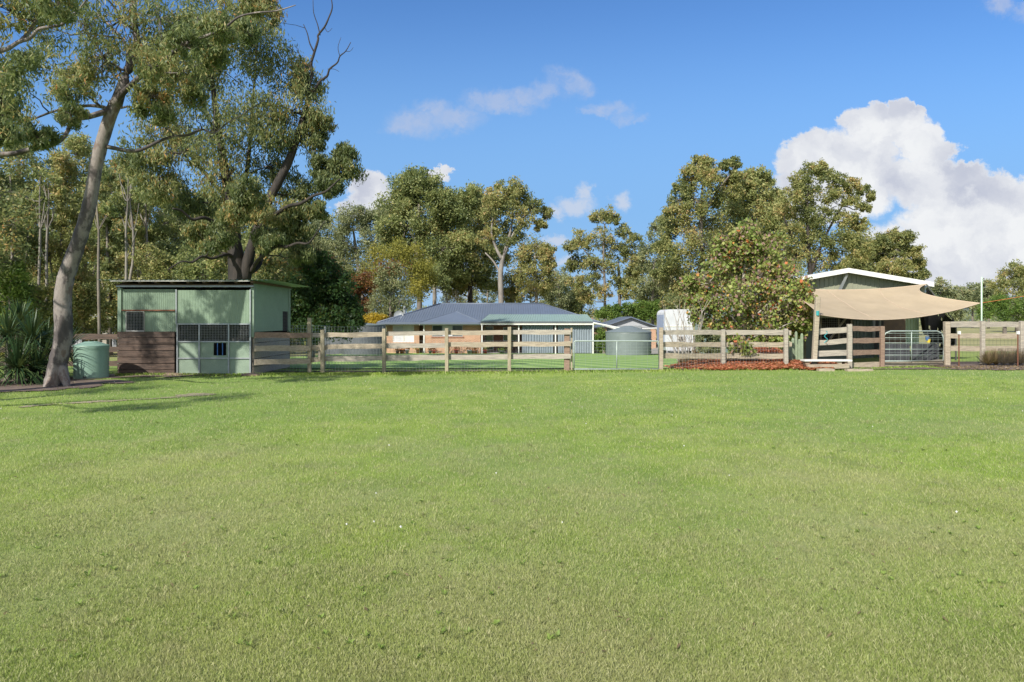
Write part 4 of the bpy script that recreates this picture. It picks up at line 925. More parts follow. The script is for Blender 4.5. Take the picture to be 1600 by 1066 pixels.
tree('gum_tree','tall gum beyond the left edge whose trunk shades the near lawn','tree',Yt,
 [[wl(-16,0,.5,Yt),wl(-16.1,3,.4,Yt),wl(-15.7,6,.32,Yt),wl(-15.9,9,.2,Yt)],[wl(-15.8,5,.25,Yt),wl(-14.6,7,.16,Yt),wl(-13.6,8.2,.1,Yt)],[wl(-16,4.5,.2,Yt),wl(-17.4,6.5,.14,Yt),wl(-18.2,8,.1,Yt)]],
 [wl(-15.9,10,1.3,Yt),wl(-14.2,8.6,.9,Yt),wl(-13.2,8.0,.7,Yt),wl(-17.4,8.6,1.1,Yt),wl(-18.6,8.2,.9,Yt),wl(-16.5,12,1.2,Yt),wl(-14.8,11,.9,Yt)],
 'leaf_gum','bark_smooth',(.16,.04),.34,16,50,.5,.9)
# big dark eucalypt behind stable
tree('eucalyptus','huge dark rough barked eucalyptus rising behind the stable with bare dead top branches','tree',33,
 [[(374,545,36),(374,470,33),(372,435,29),(366,380,21),(362,330,20),(352,270,14),(340,200,10),(332,130,7),(325,60,5)],
  [(380,440,22),(392,390,16),(408,340,12),(432,290,14),(452,250,12),(466,210,10),(478,170,9),(484,150,8)],
  [(484,152,6),(483,135,5.5),(487,118,5),(486,100,4.5),(491,82,4),(497,62,3.5),(497,55,3.2),(507,42,3),(514,27,2.4),(519,12,2),(517,-6,1.2)],
  [(484,150,5),(493,138,4.5),(500,127,4),(511,119,3.5),(515,108,3),(527,98,2.4),(531,88,2),(540,80,1.6),(548,66,1)],
  [(490,80,2.4),(484,68,2),(480,52,1.6),(474,38,1)],[(500,55,2),(496,38,1.5),(490,20,1.2),(489,0,.8)],[(487,110,2.4),(478,100,2),(470,92,1.6),(465,75,1)],[(470,92,1.2),(458,86,.8),(452,72,.5)],[(531,88,1.2),(528,74,.9),(533,58,.5)],[(540,80,1),(547,80,.7),(552,74,.5)],[(512,108,1.2),(522,108,.8),(530,112,.5)],[(507,42,1.2),(512,50,.8),(519,44,.5)],
  [(400,360,8),(415,346,7,-.5),(430,335,6,-1),(452,322,5.5,-1.4),(470,318,5,-2),(490,306,4,-2.2),(508,300,3.5,-2.5),(522,288,2.5,-2.6),(530,280,2,-2.8)],
  [(392,425,7),(402,408,6,-.6),(414,398,5.5,-1.2),(432,385,5,-1.6),(448,386,4.5,-1.9),(465,380,4,-2.1),(482,380,3,-2.4),(496,362,2,-2.6),(508,345,1.3,-2.8)],
  [(366,365,8),(352,352,7,-.6),(335,347,6,-1.2),(318,340,5,-1.8),(300,343,4.5,-2.2),(284,330,3.5,-2.6),(270,326,2.5,-3)],
  [(370,405,6),(356,398,5.5,-.6),(345,400,5,-1.2),(330,404,4.5,-1.6),(315,401,4,-2),(300,410,3,-2.4),(283,409,2.4,-2.7),(262,422,1.6,-3)],
  [(385,415,8),(402,380,7,1),(420,365,6,1.5),(445,350,4,2)],[(380,430,10),(404,415,8,.8),(412,380,6,1.4),(416,350,5,2)],
  [(366,340,9),(385,270,7,1.5),(392,200,6,2),(398,120,4,2),(402,50,3,2)],
  [(362,320,8),(320,270,6,1),(285,220,5,1),(262,160,3,1)]],
 [(478,128,32),(440,112,46),(398,66,50),(345,110,56),(455,175,48),(500,190,20),(400,180,56),(335,200,60),(285,240,46),(350,280,48),(420,260,46),(490,215,24),(541,262,28),(518,288,20),(470,300,32),(300,315,34),(255,195,50),(300,70,56),(412,22,30),(275,120,52),(350,30,56),(392,-20,40),(470,345,26),(250,290,30),(390,330,34),(440,330,28),(505,262,22),(225,245,34),(540,240,18),(420,210,40),(455,370,24),(420,375,22,-2),(345,370,22,-2.5),(330,385,16),(470,400,18),(310,360,22),(495,330,16),(385,300,26,-3),(365,335,20,-3)],
 'leaf_dark','bark_dark',(.23,.06),.34,22,120,.6,.9, limb=.9)
# ---------------- left forest, each tree its own
LF = [ # px, top, Y, width, trunkw, material, bark, label
 (-60,190,42,70,9,'leaf_olive','bark_brown','dark bushy gum cut by the left edge of the forest'),
 (22,215,48,50,6,'leaf_dark','bark_pale','slender gum at far left behind the strap leaved plants'),
 (62,200,55,46,7,'leaf_olive','bark_pale','pale trunked gum left of the leaning trunk'),
 (95,235,50,44,6,'leaf_olive_warm','bark_pale','reddish tinged gum directly behind the leaning trunk'),
 (135,205,58,44,6,'leaf_olive','bark_pale','tall forest gum just right of the leaning trunk'),
 (172,250,46,42,7,'leaf_dark','bark_brown','thin dark trunked gum above the left end of the stable roof'),
 (206,235,56,46,6,'leaf_olive_warm','bark_brown','forest gum with brown trunk behind the left part of the stable'),
 (236,280,50,42,5,'leaf_olive','bark_pale','slim pale gum behind the middle left of the stable'),
 (280,290,60,48,6,'leaf_grey','bark_pale','greyish gum behind the middle of the stable'),
 (322,300,54,44,5,'leaf_olive','bark_pale','small gum left of the huge dark eucalyptus trunk'),
 (428,330,52,46,6,'leaf_olive','bark_pale','gum right of the huge dark eucalyptus trunk'),
 (480,335,62,46,5,'leaf_grey','bark_pale','hazy grey gum behind the red tipped shrub'),
 (-150,150,40,90,12,'leaf_dark','bark_brown','tall dark gum beyond the left edge of the frame'),
 (400,300,70,60,6,'leaf_olive','bark_pale','pale forest gum far behind the huge dark eucalyptus'),
 (110,280,72,60,6,'leaf_grey','bark_pale','grey green gum deep in the forest left of the stable')]
for (px,top,Y,wd,tw,mt,bk,lb) in LF:
    gy = 500+(CH-g(PX(px,Y),Y))*F/Y; l = random.uniform(-12,12); hh = gy-top
    trk = [(px,gy,tw),(px+l*.3,gy-hh*.3,tw*.85),(px+l*.6,gy-hh*.55,tw*.6),(px+l,top+hh*.18,tw*.3)]
    lob = [(px+l,top+wd*.42,wd*.42)]
    nl = 20
    for i in range(nl):
        f = (i+.5)/nl; yy = top+wd*.5+(hh*.86-wd*.4)*f; ww = wd*(.75+.25*math.sin(f*3)); lob.append((px+l*(1-f)+random.uniform(-ww,ww)*.8,yy+random.uniform(-8,8),wd*random.uniform(.3,.5)))
    s2_ = random.choice((-1,1))
    tree('forest_gum',lb,'tree',Y,[trk,[(px+l*.2,gy-hh*.22,tw*.5),(px+s2_*wd*.35,gy-hh*.42,tw*.4),(px+s2_*wd*.45,gy-hh*.65,tw*.22)]],lob,mt,bk,(.30,.11),.42,11,58,.4,.9,group='gums in the forest on the left')
# bare white saplings in the forest
for px,Y,lb in ((60,40,'thin bare white sapling trunk left of the leaning gum'),(72,43,'second thin white sapling trunk close left of the leaning gum'),(195,38,'thin bare pinkish trunk at the left end of the stable roof'),(205,44,'thin dark bare trunk rising above the left part of the stable roof'),(156,36,'dark thin trunk between leaning gum and stable'),(233,48,'bare pale sapling above the middle of the stable roof')):
    gy = 500+(CH-g(PX(px,Y),Y))*F/Y; l = random.uniform(-8,8); u = random.uniform
    main = [(px,gy,5),(px+u(-3,3),450,4.4),(px+l*.3+u(-3,3),405,3.8),(px+l*.5+u(-3,3),360,3),(px+l*.8+u(-3,3),315,2.2),(px+l,275,1.4)]
    side = []
    for q in range(5):
        k = random.choice((2,3,3,4)); b0 = main[k]; dx = random.choice((-1,1))*u(5,16); side.append([(b0[0],b0[1],1.8),(b0[0]+dx*.5,b0[1]-u(8,20),1.3),(b0[0]+dx,b0[1]-u(22,48),.6)])
    tree('sapling',lb,'tree',Y,[main]+side,[(px+l,275,14),(px+u(8,22),u(290,330),12),(px-u(8,22),u(300,350),12)],'leaf_olive','bark_pale' if px != 156 else 'bark_brown',(.28,.1),.4,8,30,group='bare trunks in the left forest')
# understorey bushes in forest
US = [(15,440,36,38,'leaf_brightgreen','light green bush at the left edge behind the strap leaved plants'),(60,470,40,40,'leaf_olive','olive bush behind the strap leaved plants'),(130,470,34,42,'leaf_olive_warm','olive understorey bush right of the leaning trunk'),(35,500,34,42,'leaf_yellowgreen','low yellowish bush behind the strap leaved plants'),
      (215,420,40,45,'leaf_olive_warm','brownish bush peeping above the left of the stable roof'),(270,425,42,45,'leaf_olive','bush above the middle of the stable roof'),(320,432,36,40,'leaf_olive','green bush just left of the dark eucalyptus base'),(430,430,40,40,'leaf_dark','dark bush above the right end of the stable roof'),(-20,330,60,36,'leaf_dark','dark ivy covered tree at the left edge')]
for px,py,r_,Y,mt,lb in US:
    gy = 500+(CH-g(PX(px,Y),Y))*F/Y
    tree('bush',lb,'bush',Y,[[(px,gy,5),(px,(gy+py)/2,4),(px,py,2)]],[(px,py,r_*.7),(px-r_*.7,py+r_*.4,r_*.6),(px+r_*.7,py+r_*.3,r_*.6),(px,py+r_*.9,r_*.7),(px+r_*.5,py-r_*.5,r_*.5),(px-r_*.6,py+r_*1.3,r_*.6),(px+r_*.6,py+r_*1.3,r_*.6),(px-r_*.4,py-r_*.4,r_*.45)],mt,'bark_brown',(.22,.1),.42,12,60,.3,.8,group='understorey bushes')
# ---------------- centre trees
OW='leaf_olive_warm'; OL='leaf_olive'
tree('gum_tree','hazy gum between the dark eucalyptus and the tall central gums','tree',88,[[(560,515,7),(560,430,5),(552,360,3)]],
 [(552,335,18),(530,350,18),(575,345,20),(515,375,20),(545,385,24),(585,378,22),(500,345,16),(600,330,16),(520,415,22),(560,420,22),(490,390,18)],'leaf_grey','bark_pale',(.34,.14),.36,13,60,.4, dense=True)
tree('gum_tree','tallest broad gum in the middle with rounded olive crown behind the house','tree',76,
 [[(655,515,9),(655,440,8),(650,380,6),(655,320,4)],[(655,400,5),(625,360,4),(612,330,2)]],
 [(652,278,20),(632,292,22),(672,294,20),(618,322,24),(648,322,26),(680,325,22),(604,350,20),(636,356,28),(668,360,26),(700,312,20),(715,330,22),(700,355,26),(620,385,24),(655,392,28),(690,390,26),(725,375,22),(712,410,26),(680,425,26),(650,425,22),(735,310,16)],OL,'bark_brown',(.32,.14),.36,16,72,.4, dense=True)
tree('gum_tree','dense gum joining the two tall crowns behind the house roof','tree',80,[[(735,515,9),(735,440,7),(740,380,5)]],
 [(742,302,14),(760,320,18),(740,335,22),(730,360,22),(755,360,24),(770,390,20),(745,395,26),(720,400,20),(735,430,24),(760,435,20),(710,445,20),(700,425,18)],OL,'bark_dark',(.32,.14),.38,16,70,.4, dense=True)
tree('gum_tree','gum with straight bare pale trunk standing above the middle of the house roof','tree',70,
 [[(783,520,9),(783,470,8.5),(782,430,8),(786,400,6)],[(786,402,4.5),(796,380,5),(812,350,4),(835,325,3),(855,340,1.5)],[(784,405,6),(774,385,4),(768,360,3),(775,320,2)],[(783,430,4),(772,410,3),(758,395,2)],[(788,395,5),(800,350,3),(800,310,2)]],
 [(790,300,17),(806,292,14),(772,312,17),(812,308,18),(832,322,15),(854,334,11),(845,352,9),(790,328,20),(765,340,17),(812,340,17),(780,360,18),(800,368,16),(760,372,14)],OW,'bark_pale',(.28,.12),.36,15,64,.4)
tree('gum_tree','lower gum crown right of the bare pale trunk','tree',82,[[(838,515,6),(838,450,5),(835,400,3)]],
 [(838,385,18),(820,400,18),(852,400,15),(812,425,20),(842,425,20),(858,420,10),(800,445,18),(830,452,18),(855,445,14),(800,465,14),(858,388,8)],OW,'bark_pale',(.32,.13),.36,12,50,.4, dense=True)
tree('gum_tree','thin see through gum low behind the middle of the roof ridge','tree',95,[[(760,515,4),(762,460,3),(765,420,2)]],
 [(765,440,14),(750,455,14),(775,460,12),(735,465,12),(762,475,12),(700,462,12),(720,475,10)],'leaf_grey','bark_pale',(.34,.13),.38,10,40,.4)
tree('gum_tree','slim pale gum trunk left of the ridge with foliage behind','tree',72,[[(679,515,7),(679,460,6),(680,420,4)]],[(680,425,16),(668,440,12),(692,440,12)],OL,'bark_pale',(.28,.12),.4,10,45)
# small trees left of house
def shrub(name,lb,Y,px,lobes,mt,bk='bark_brown',leaf=(.2,.1),cl=.4,K=14,Mn=70,cat='shrub',group=None,droop=.2):
    gy = 500+(CH-g(PX(px,Y),Y))*F/Y; my = sum(q[1] for q in lobes)/len(lobes)
    return tree(name,lb,cat,Y,[[(px,gy,7),(px,(gy+my)/2,5),(px,my,3)]],lobes,mt,bk,leaf,cl,K,Mn,droop,.7,group)
shrub('wattle_tree','rounded yellow green wattle left of the house roof',66,615,[(600,400,20),(625,392,20),(645,402,20),(662,415,16),(580,415,20),(610,425,24),(645,430,22),(672,435,14),(565,440,18),(655,455,16),(595,445,20),(570,465,16),(640,460,18)],'leaf_yellowgreen',cat='tree')
rt_ = shrub('red_tipped_tree','upright shrub with red tips at its crown before the wattle',58,610,[(610,425,15),(600,440,16),(620,440,16),(610,460,20),(595,470,18),(625,470,18),(610,488,18)],'leaf_grey',cat='tree')
shrub('bronze_shrub','reddish bronze shrub top left of the wattle',60,566,[(566,435,14),(552,445,14),(578,450,14),(560,465,18),(575,480,16),(548,475,14)],'leaf_red')
c_ = rng.normal(size=(700,3))*[.75,.6,.42]+np.array(P(610,420,57.6))
quads('new_growth',leafquads(c_,.2,.1,.2),700,'leaf_red',rng.uniform(.3,.75,700),rt_)['kind'] = 'stuff'
shrub('evergreen_tree','dark glossy evergreen beside the stable side wall',34,500,[(500,440,34),(470,450,30),(530,450,28),(490,480,34),(520,480,32),(462,480,24),(545,478,22),(505,510,32),(475,515,28),(535,510,26),(550,500,18),(500,415,26)],'leaf_deepgreen',leaf=(.2,.09),K=18,Mn=95,cat='tree')
shrub('red_maple','dark red leaved small tree over the evergreen beside the stable',37,488,[(488,400,18),(505,408,16),(475,412,14),(520,425,16),(496,422,18),(530,440,14)],'leaf_red',leaf=(.16,.09),cat='tree')
shrub('golden_bush','golden yellow bush behind the big dark tank',57,585,[(585,496,9),(573,499,8),(597,499,8),(565,503,7),(590,505,9),(603,505,6),(575,508,8)],'leaf_gold',leaf=(.12,.07))
# bare twiggy shrub behind roof
def twigs(name,lb,Y,px,n,h_,spread,mat='bark_bare',w=.02,cat='shrub'):
    X = PX(px,Y); z0 = g(X,Y); t = thing(name,(X,Y,z0),lb,cat); b = MB()
    for i in range(n):
        a = random.uniform(0,6.28); r = random.uniform(.1,1)*spread; top = Vector((X+math.cos(a)*r,Y+math.sin(a)*r*.6,z0+h_*random.uniform(.65,1)))
        p = bez((X+math.cos(a)*r*.2,Y+math.sin(a)*.2*r,z0),top,.12,4,.04); b.tube(p,[w*1.2,w,w*.8,w*.5,w*.25],4,False)
        for k in range(3):
            q = p[random.randint(1,3)]; e = q+Vector((random.uniform(-.5,.5),random.uniform(-.3,.3),random.uniform(.3,.8)))*h_*.3; b.tube(bez(q,e,.1,3,.05),[w*.5,w*.4,w*.3,w*.15],4,False)
    b.build('twigs',mat,t); return t
twigs('bare_shrub','bare brown twiggy shrub above the left of the house ridge',68,708,40,PZ(452,68)+1.1,2.0,'bark_brown',.04)
twigs('bare_shrub','leafless grey branched shrub in front of the caravan',25,1070,18,2.5,.95,'bark_bare',.02)
# ---------------- right of centre
tree('gum_tree','open gum with layered crown in the gap right of the house roof','tree',72,
 [[(945,520,5),(945,450,4),(943,400,3),(945,350,2)],[(968,520,6,1),(968,450,5,1),(966,410,3,1)],[(945,430,3),(920,400,2),(905,380,1.5)]],
 [(946,333,12),(932,340,11),(958,345,10),(905,372,13),(893,385,11),(918,380,12),(940,370,17),(955,388,16),(975,360,11),(986,378,13),(972,395,13),(925,410,16),(905,410,13),(945,420,17),(985,405,12),(965,435,14),(925,440,15),(900,440,12),(988,430,12),(945,458,14),(915,465,12),(980,455,12),(890,415,9)],OW,'bark_brown',(.28,.12),.38,12,50,.4)
tree('gum_tree','small distant gum low between the two tree groups right of the roof','tree',110,[[(880,515,4),(880,460,3)]],[(880,440,14),(868,455,12),(895,455,12),(878,470,13),(860,470,10),(900,472,10)],'leaf_grey','bark_pale',(.38,.15),.4,11,45)
tree('gum_tree','grey green gum leaning against the left of the tall right hand group','tree',84,[[(1020,520,5),(1020,450,4),(1022,410,3)]],
 [(1022,360,12),(1035,350,11),(1012,385,15),(1035,385,14),(1005,410,15),(1028,415,16),(1010,440,16),(1040,440,15),(1025,462,16),(1000,460,12)],'leaf_grey','bark_pale',(.32,.13),.38,13,52,.4)
tree('gum_tree','tallest gum of the right hand group with flat topped outer branches','tree',58,
 [[(1100,530,10),(1100,440,8),(1095,360,6),(1098,290,3)],[(1098,340,5),(1120,300,3),(1145,268,2)],[(1095,380,4),(1070,340,3),(1055,320,2)]],
 [(1095,256,13),(1108,262,12),(1082,270,13),(1148,254,10,1),(1132,258,8),(1100,283,20),(1070,292,15),(1136,285,14),(1150,276,9),(1065,312,16),(1090,315,22),(1120,310,18),(1148,300,12),(1052,330,16),(1075,345,24),(1110,345,24),(1042,360,16),(1065,380,24),(1100,385,26),(1130,370,20),(1045,400,20),(1080,420,26),(1050,440,22),(1100,440,24),(1035,425,14),(1060,465,22),(1035,385,12)],OW,'bark_brown',(.24,.11),.36,16,72,.35)
tree('gum_tree','middle gum of the right hand group behind the autumn tree','tree',62,[[(1185,530,9),(1185,420,7),(1185,340,4)]],
 [(1178,272,12),(1200,280,12),(1165,295,15),(1190,302,20),(1215,310,16),(1150,325,20),(1180,335,24),(1210,340,22),(1160,365,26),(1200,370,26),(1140,390,22),(1180,405,26),(1215,400,22),(1150,430,22),(1210,430,20)],OL,'bark_brown',(.25,.11),.38,16,72,.35, dense=True)
tree('gum_tree','broad airy gum with forked dark trunk behind the farm shed roof','tree',56,
 [[(1268,530,9),(1267,440,8),(1264,400,6),(1262,340,4),(1262,290,2)],[(1266,430,6),(1285,380,4),(1305,340,3),(1325,310,2)],[(1266,400,4),(1240,370,3),(1225,340,2)]],
 [(1262,270,14),(1278,262,11),(1250,285,14),(1290,278,14),(1310,284,12),(1330,290,11),(1350,298,9),(1360,308,7),(1240,306,16),(1266,305,18),(1298,305,15),(1330,316,12),(1352,325,8),(1228,330,18),(1256,335,20),(1290,340,18),(1320,345,15),(1342,350,11),(1235,365,20),(1268,372,20),(1300,375,18),(1330,375,14),(1245,400,20),(1285,405,20),(1315,405,18),(1345,395,14)],OW,'bark_dark',(.22,.1),.36,15,62,.35)
tree('gum_tree','shorter gum right of the airy gum above the shed roof','tree',66,[[(1395,520,6),(1396,430,5),(1400,390,3)]],
 [(1398,368,11),(1414,372,11),(1384,376,11),(1428,392,11),(1402,392,14),(1378,396,14),(1435,412,10),(1412,415,14),(1388,420,16),(1360,385,14),(1355,410,18),(1442,430,8),(1425,435,10),(1370,425,14),(1340,420,14)],OW,'bark_pale',(.25,.11),.38,13,56,.35, dense=True)
for px,top,Y,wd,mt,lb in ((872,420,100,40,'leaf_grey','small soft gum filling the gap between ridge end and open gum'),(1003,400,96,38,'leaf_olive','slim distant gum just right of the open layered gum'),(1048,395,92,46,'leaf_olive_warm','rounded gum behind the hedge left of the tallest right hand gum'),(1225,300,80,70,'leaf_olive','full crowned gum filling in behind the autumn tree top'),(1345,345,84,64,'leaf_olive_warm','full gum between the airy gum and the shorter one behind the shed'),(1140,300,78,70,'leaf_grey','broad grey gum at the back of the right hand group'),(905,440,104,40,'leaf_olive','low gum behind the left foot of the open layered gum'),(520,370,92,60,'leaf_olive','broad low gum far behind the evergreen beside the stable')):
    gy = 500+(CH-g(PX(px,Y),Y))*F/Y; hh = gy-top; lob = [(px,top+wd*.35,wd*.35)]
    for i in range(13):
        f = (i+.5)/13; lob.append((px+random.uniform(-1,1)*wd*(.45+.2*math.sin(f*3)),top+wd*.4+(hh*.8-wd*.3)*f,wd*random.uniform(.26,.38)))
    tree('gum_tree',lb,'tree',Y,[[(px,gy,5),(px+4,gy-hh*.4,4),(px,top+hh*.2,2)]],lob,mt,'bark_pale',(.34,.14),.38,11,50,.4)
far_specs = [(1470,445,20,130,'small distant gum right of the shed gable'),(1500,455,18,140,'distant round gum left of the slim pale pole'),(1520,450,18,135,'distant gum just left of the slim pale pole top'),(1545,448,20,125,'distant gum right of the slim pale pole'),(1455,465,16,120,'low distant gum at the shed right eave'),(1488,475,16,115,'low distant gum behind the sail tip'),(1640,450,26,120,'distant gum beyond the right edge')]
for px,py,r_,Y,lb in far_specs:
    gy = 500+CH*F/Y; tree('distant_gum',lb,'tree',Y,[[(px,gy,3),(px,py+10,2)]],[(px,py,r_*.5),(px-r_*.5,py+8,r_*.45),(px+r_*.5,py+6,r_*.45),(px,py+r_*.8,r_*.55),(px-r_*.6,py+r_,r_*.5),(px+r_*.6,py+r_,r_*.5),(px,py+r_*1.6,r_*.5)],'leaf_grey','bark_brown',(.45,.2),.42,10,40,.3,.8,'distant gums on the right')
tree('gum_tree','large round gum at the right edge of the photo','tree',88,[[(1590,515,6),(1590,460,4)]],[(1590,422,13),(1575,432,13),(1605,430,14),(1565,448,13),(1590,448,16),(1612,450,14),(1580,468,15),(1605,470,15),(1625,440,16)],OW,'bark_brown',(.3,.13),.38,14,60)
shrub('wattle_tree','dense green wattle below the large round gum at right',60,1570,[(1560,470,12),(1580,474,13),(1545,480,12),(1600,478,14),(1565,488,14),(1590,490,14),(1540,492,10),(1612,488,14),(1625,480,12)],'leaf_brightgreen',leaf=(.18,.08),cat='tree')
shrub('hedge','bright green leafy hedge behind the garage',68,985,[(950,487,9),(965,486,9),(980,484,10),(995,483,10),(1010,482,10),(1025,482,11),(1038,480,10),(940,490,8),(960,495,10),(985,494,10),(1010,494,11),(1035,494,11)],'leaf_brightgreen',leaf=(.2,.11),cat='hedge')
shrub('shrub','dark green shrub hidden between garage and round tank',53,943,[(941,520,8),(936,530,8),(946,535,8),(938,542,8)],'leaf_brightgreen',leaf=(.14,.07))
shrub('shrub','dark bush above the caravan roof',52,1060,[(1045,480,12),(1062,472,14),(1080,478,14),(1095,470,14),(1040,495,10)],'leaf_dark')
# ---------------- autumn sweetgum
tree('sweetgum_tree','wide low autumn tree with red orange and green leaves behind the right fence','tree',25.5,
 [[(1165,575,8),(1163,530,7),(1160,480,6),(1162,430,4),(1168,380,2)],
  [(1162,520,3.5),(1140,490,2.8,-.3),(1118,460,2,.3),(1100,430,2,-1)],[(1162,510,3.5),(1195,480,2.8,-.3),(1220,450,2,.3),(1238,430,2,-1)],
  [(1163,530,3.5),(1200,520,2.5,-.4),(1235,505,2,-.5),(1262,498,1.2,-.5)],[(1163,525,4),(1130,515,3,.6),(1100,505,2,.8)]],
 [(1166,362,15),(1158,380,18),(1178,382,18),(1140,402,22),(1168,405,24),(1200,402,20),(1120,425,22),(1150,430,26),(1190,432,26),(1220,425,18),(1108,452,22),(1140,460,26),(1178,462,28),(1212,460,24),(1238,448,14),(1115,485,18),(1150,492,26),(1190,495,26),(1225,490,22),(1248,482,16),(1165,518,18),(1200,522,18),(1235,512,18),(1258,505,12),(1248,520,10),(1135,515,16),(1110,510,10),(1098,475,14),(1175,535,12),(1080,440,12),(1085,465,14),(1090,495,12),(1130,385,14),(1210,380,12),(1262,470,12),(1150,540,11,-3.2),(1168,548,9,-3.2),(1215,535,10),(1255,450,12)],
 'leaf_maple','bark_bare',(.135,.11),.62,22,32,.25,.9)
# palm fronds and yuccas
def rosette(name, lb, x, y, z, n, L, wd, mat, h0=0, cat='plant', group=None, up=.35):
    t = thing(name,(x,y,gz(x,y)),lb,cat,group); V = []; rn = []
    for i in range(n):
        a = random.uniform(0,6.283); e = random.uniform(up,1.45); l = L*random.uniform(.7,1.1); seg = 5; pts = []
        for k in range(seg+1):
            s_ = k/seg; r = l*s_*math.cos(e)*(1+.15*s_); zz = l*s_*math.sin(e)-(.55*l*(1-e/1.6))*s_**2.3
            pts.append(Vector((x+math.cos(a)*r,y+math.sin(a)*r,z+zz)))
        sd_ = Vector((-math.sin(a),math.cos(a),0)); c = random.random()
        for k in range(seg):
            w0 = wd*(1-(k/seg))**.6*(.6+.4*min(1,k/seg*3+.3)); w1 = wd*(1-((k+1)/seg))**.6
            V += [pts[k]-sd_*w0/2, pts[k]+sd_*w0/2, pts[k+1]+sd_*w1/2, pts[k+1]-sd_*w1/2]; rn.append(c)
    quads('leaves',np.array([tuple(v) for v in V]),len(rn),mat,np.array(rn),t)
    if z > .15: MB().tube([(x,y,gz(x,y)-.05),(x+.02,y,z+.05)],[.09,.06],8).build('stem','bark_brown',t)
    return t
yl = [(28,578,17.0,.35,'big strap leaved clump in front at the left edge'),(50,545,17.8,1.0,'tall spiky plant beside the leaning trunk'),(12,530,18.2,1.1,'tall spiky plant behind the clump at the left edge'),(58,585,17.4,.25,'low strap leaved clump touching the leaning trunk'),(-20,560,17.0,.5,'strap leaved clump cut by the left edge'),(30,520,19.2,1.35,'highest spiky plant at the back of the left clump'),(72,560,18.6,.8,'dark spiky plant behind the leaning trunk base'),(100,550,19.4,.7,'spiky plant between the leaning trunk and the small tank'),(-45,520,18.5,1.2,'tall spiky plant mostly beyond the left edge')]
for px,py,Y,z,lb in yl: rosette('strap_leaf_plant',lb,PX(px,Y),Y,z,190,1.05,.05,'leaf_yucca',group='spiky plants at the left',up=-.25)
rosette('palm','spiky green palm head between the autumn tree and the shade sail',PX(1256,26.8),26.8,PZ(478,26.8),60,.85,.06,'leaf_palm',cat='palm',up=-.1)
# cactus columns
t = thing('cactus',(PX(1240,22.6),22.6,0),'cluster of pale green column cacti left of the leaning post','cactus')
for px,top in ((1234,533),(1239,528),(1244,518),(1249,530),(1253,521),(1247,538),(1237,542)):
    Y = 22.6+random.uniform(-.15,.15); x = PX(px,Y); zt = PZ(top,Y); b = MB(); n = 10; pr = [(.032,-.05),(.04,.2),(.037,zt*.6),(.036,zt-.06),(.015,zt)]
    base = len(b.v)
    b.lathe(x,Y,pr,14)
    b.v = [(x+(a-x)*(1+.25*(i%2)),Y+(c-Y)*(1+.25*(i%2)),d) for i,(a,c,d) in enumerate(b.v)]
    b.build('column','cactus',t)
shrub('shrub','low teal leaved shrub behind the rails beside the caravan',24,1105,[(1105,520,10),(1095,528,9),(1115,530,10),(1100,545,10),(1118,548,9)],'leaf_grey',leaf=(.1,.04))
# garden bed bushes behind fence
for px,py,mt,lb in ((1068,562,'leaf_dry','dry grassy tuft behind the fence near the left gate'),(1165,548,'leaf_olive','low green plant behind the fence under the autumn tree'),(1215,545,'leaf_red','low orange leaved plant by the third fence post'),(1095,560,'leaf_dry','second dry tuft behind the fence below the bare shrub'),(1190,556,'leaf_red','red leaved low plant under the autumn tree')):
    Y = 23.2; x = PX(px,Y); z = PZ(py,Y); rosette('garden_plant',lb,x,Y,.02,90,.55,.02,mt,group='plants in the garden bed',up=.5)
for px,py,mt,lb in ((1205,548,'leaf_litter','orange leaved low bush under the right side of the autumn tree'),(1150,552,'leaf_olive','low green bush behind the second rail under the autumn tree'),(1180,545,'leaf_litter','rusty low bush in the middle of the garden bed'),(1085,556,'leaf_dry','pale dry low bush near the left end of the garden bed')):
    shrub('garden_bush',lb,23.4,px,[(px,py,9),(px-10,py+5,8),(px+10,py+4,8),(px-18,py+9,6),(px+17,py+9,6)],mt,leaf=(.08,.045),group='low bushes in the garden bed',Mn=36)
# dry bush right
for i,(px,lb) in enumerate(((1545,'small dry brown bush at the left end of the chicken wire'),(1568,'dry brown grass bush behind the chicken wire between its neighbours'),(1593,'dry brown bush just behind the right capped picket'),(1556,'dry brown grass bush behind the chicken wire, left one'),(1580,'dry brown grass bush behind the chicken wire, middle one'),(1606,'dry brown grass bush cut by the right edge'))):
    rosette('dry_bush',lb,PX(px,23.9),23.9,.02,420,.66,.016,'leaf_dry',group='dry bushes at the right',cat='bush',up=.55)
# leaf litter
n = 15000; x = rng.uniform(5.2,10.6,n); y = 21.35+rng.beta(1.3,2.2,n)*2.3; k = (y > 21.42+.22*np.abs(np.sin(x*1.3))+.12*np.sin(x*3.7))&(rng.uniform(0,1,n) < .35+.65*np.clip((x-5.2)/1.4,0,1)); x = x[k]; y = y[k]; n = len(x)
c = np.stack([x,y,np.array([gz(a,b_)+mound(a,b_) for a,b_ in zip(x,y)])+.03+rng.uniform(0,.07,n)],1)
V = leafquads(c,.10,.08,0); V[:,2] = (V[:,2]-np.repeat(c[:,2],4))*.6+np.repeat(c[:,2],4)
tag(quads('fallen_leaves',V,n,'leaf_litter',rng.uniform(0,1,n)),'red fallen leaves covering the ground under the right fence','leaf litter',kind='stuff')
n = 900; x = rng.uniform(14.3,21,n); y = rng.uniform(21.6,23.6,n)
c = np.stack([x,y,np.array([gz(a,b_) for a,b_ in zip(x,y)])+.03],1)
tag(quads('fallen_leaves',leafquads(c,.08,.05,0),n,'leaf_dry',rng.uniform(0,1,n)),'dry brown leaves scattered on the soil at the right','leaf litter',kind='stuff')
n = 45; y = rng.uniform(5,18,n); x = rng.uniform(-1,1,n)*(.8*y); V = []; rn = []
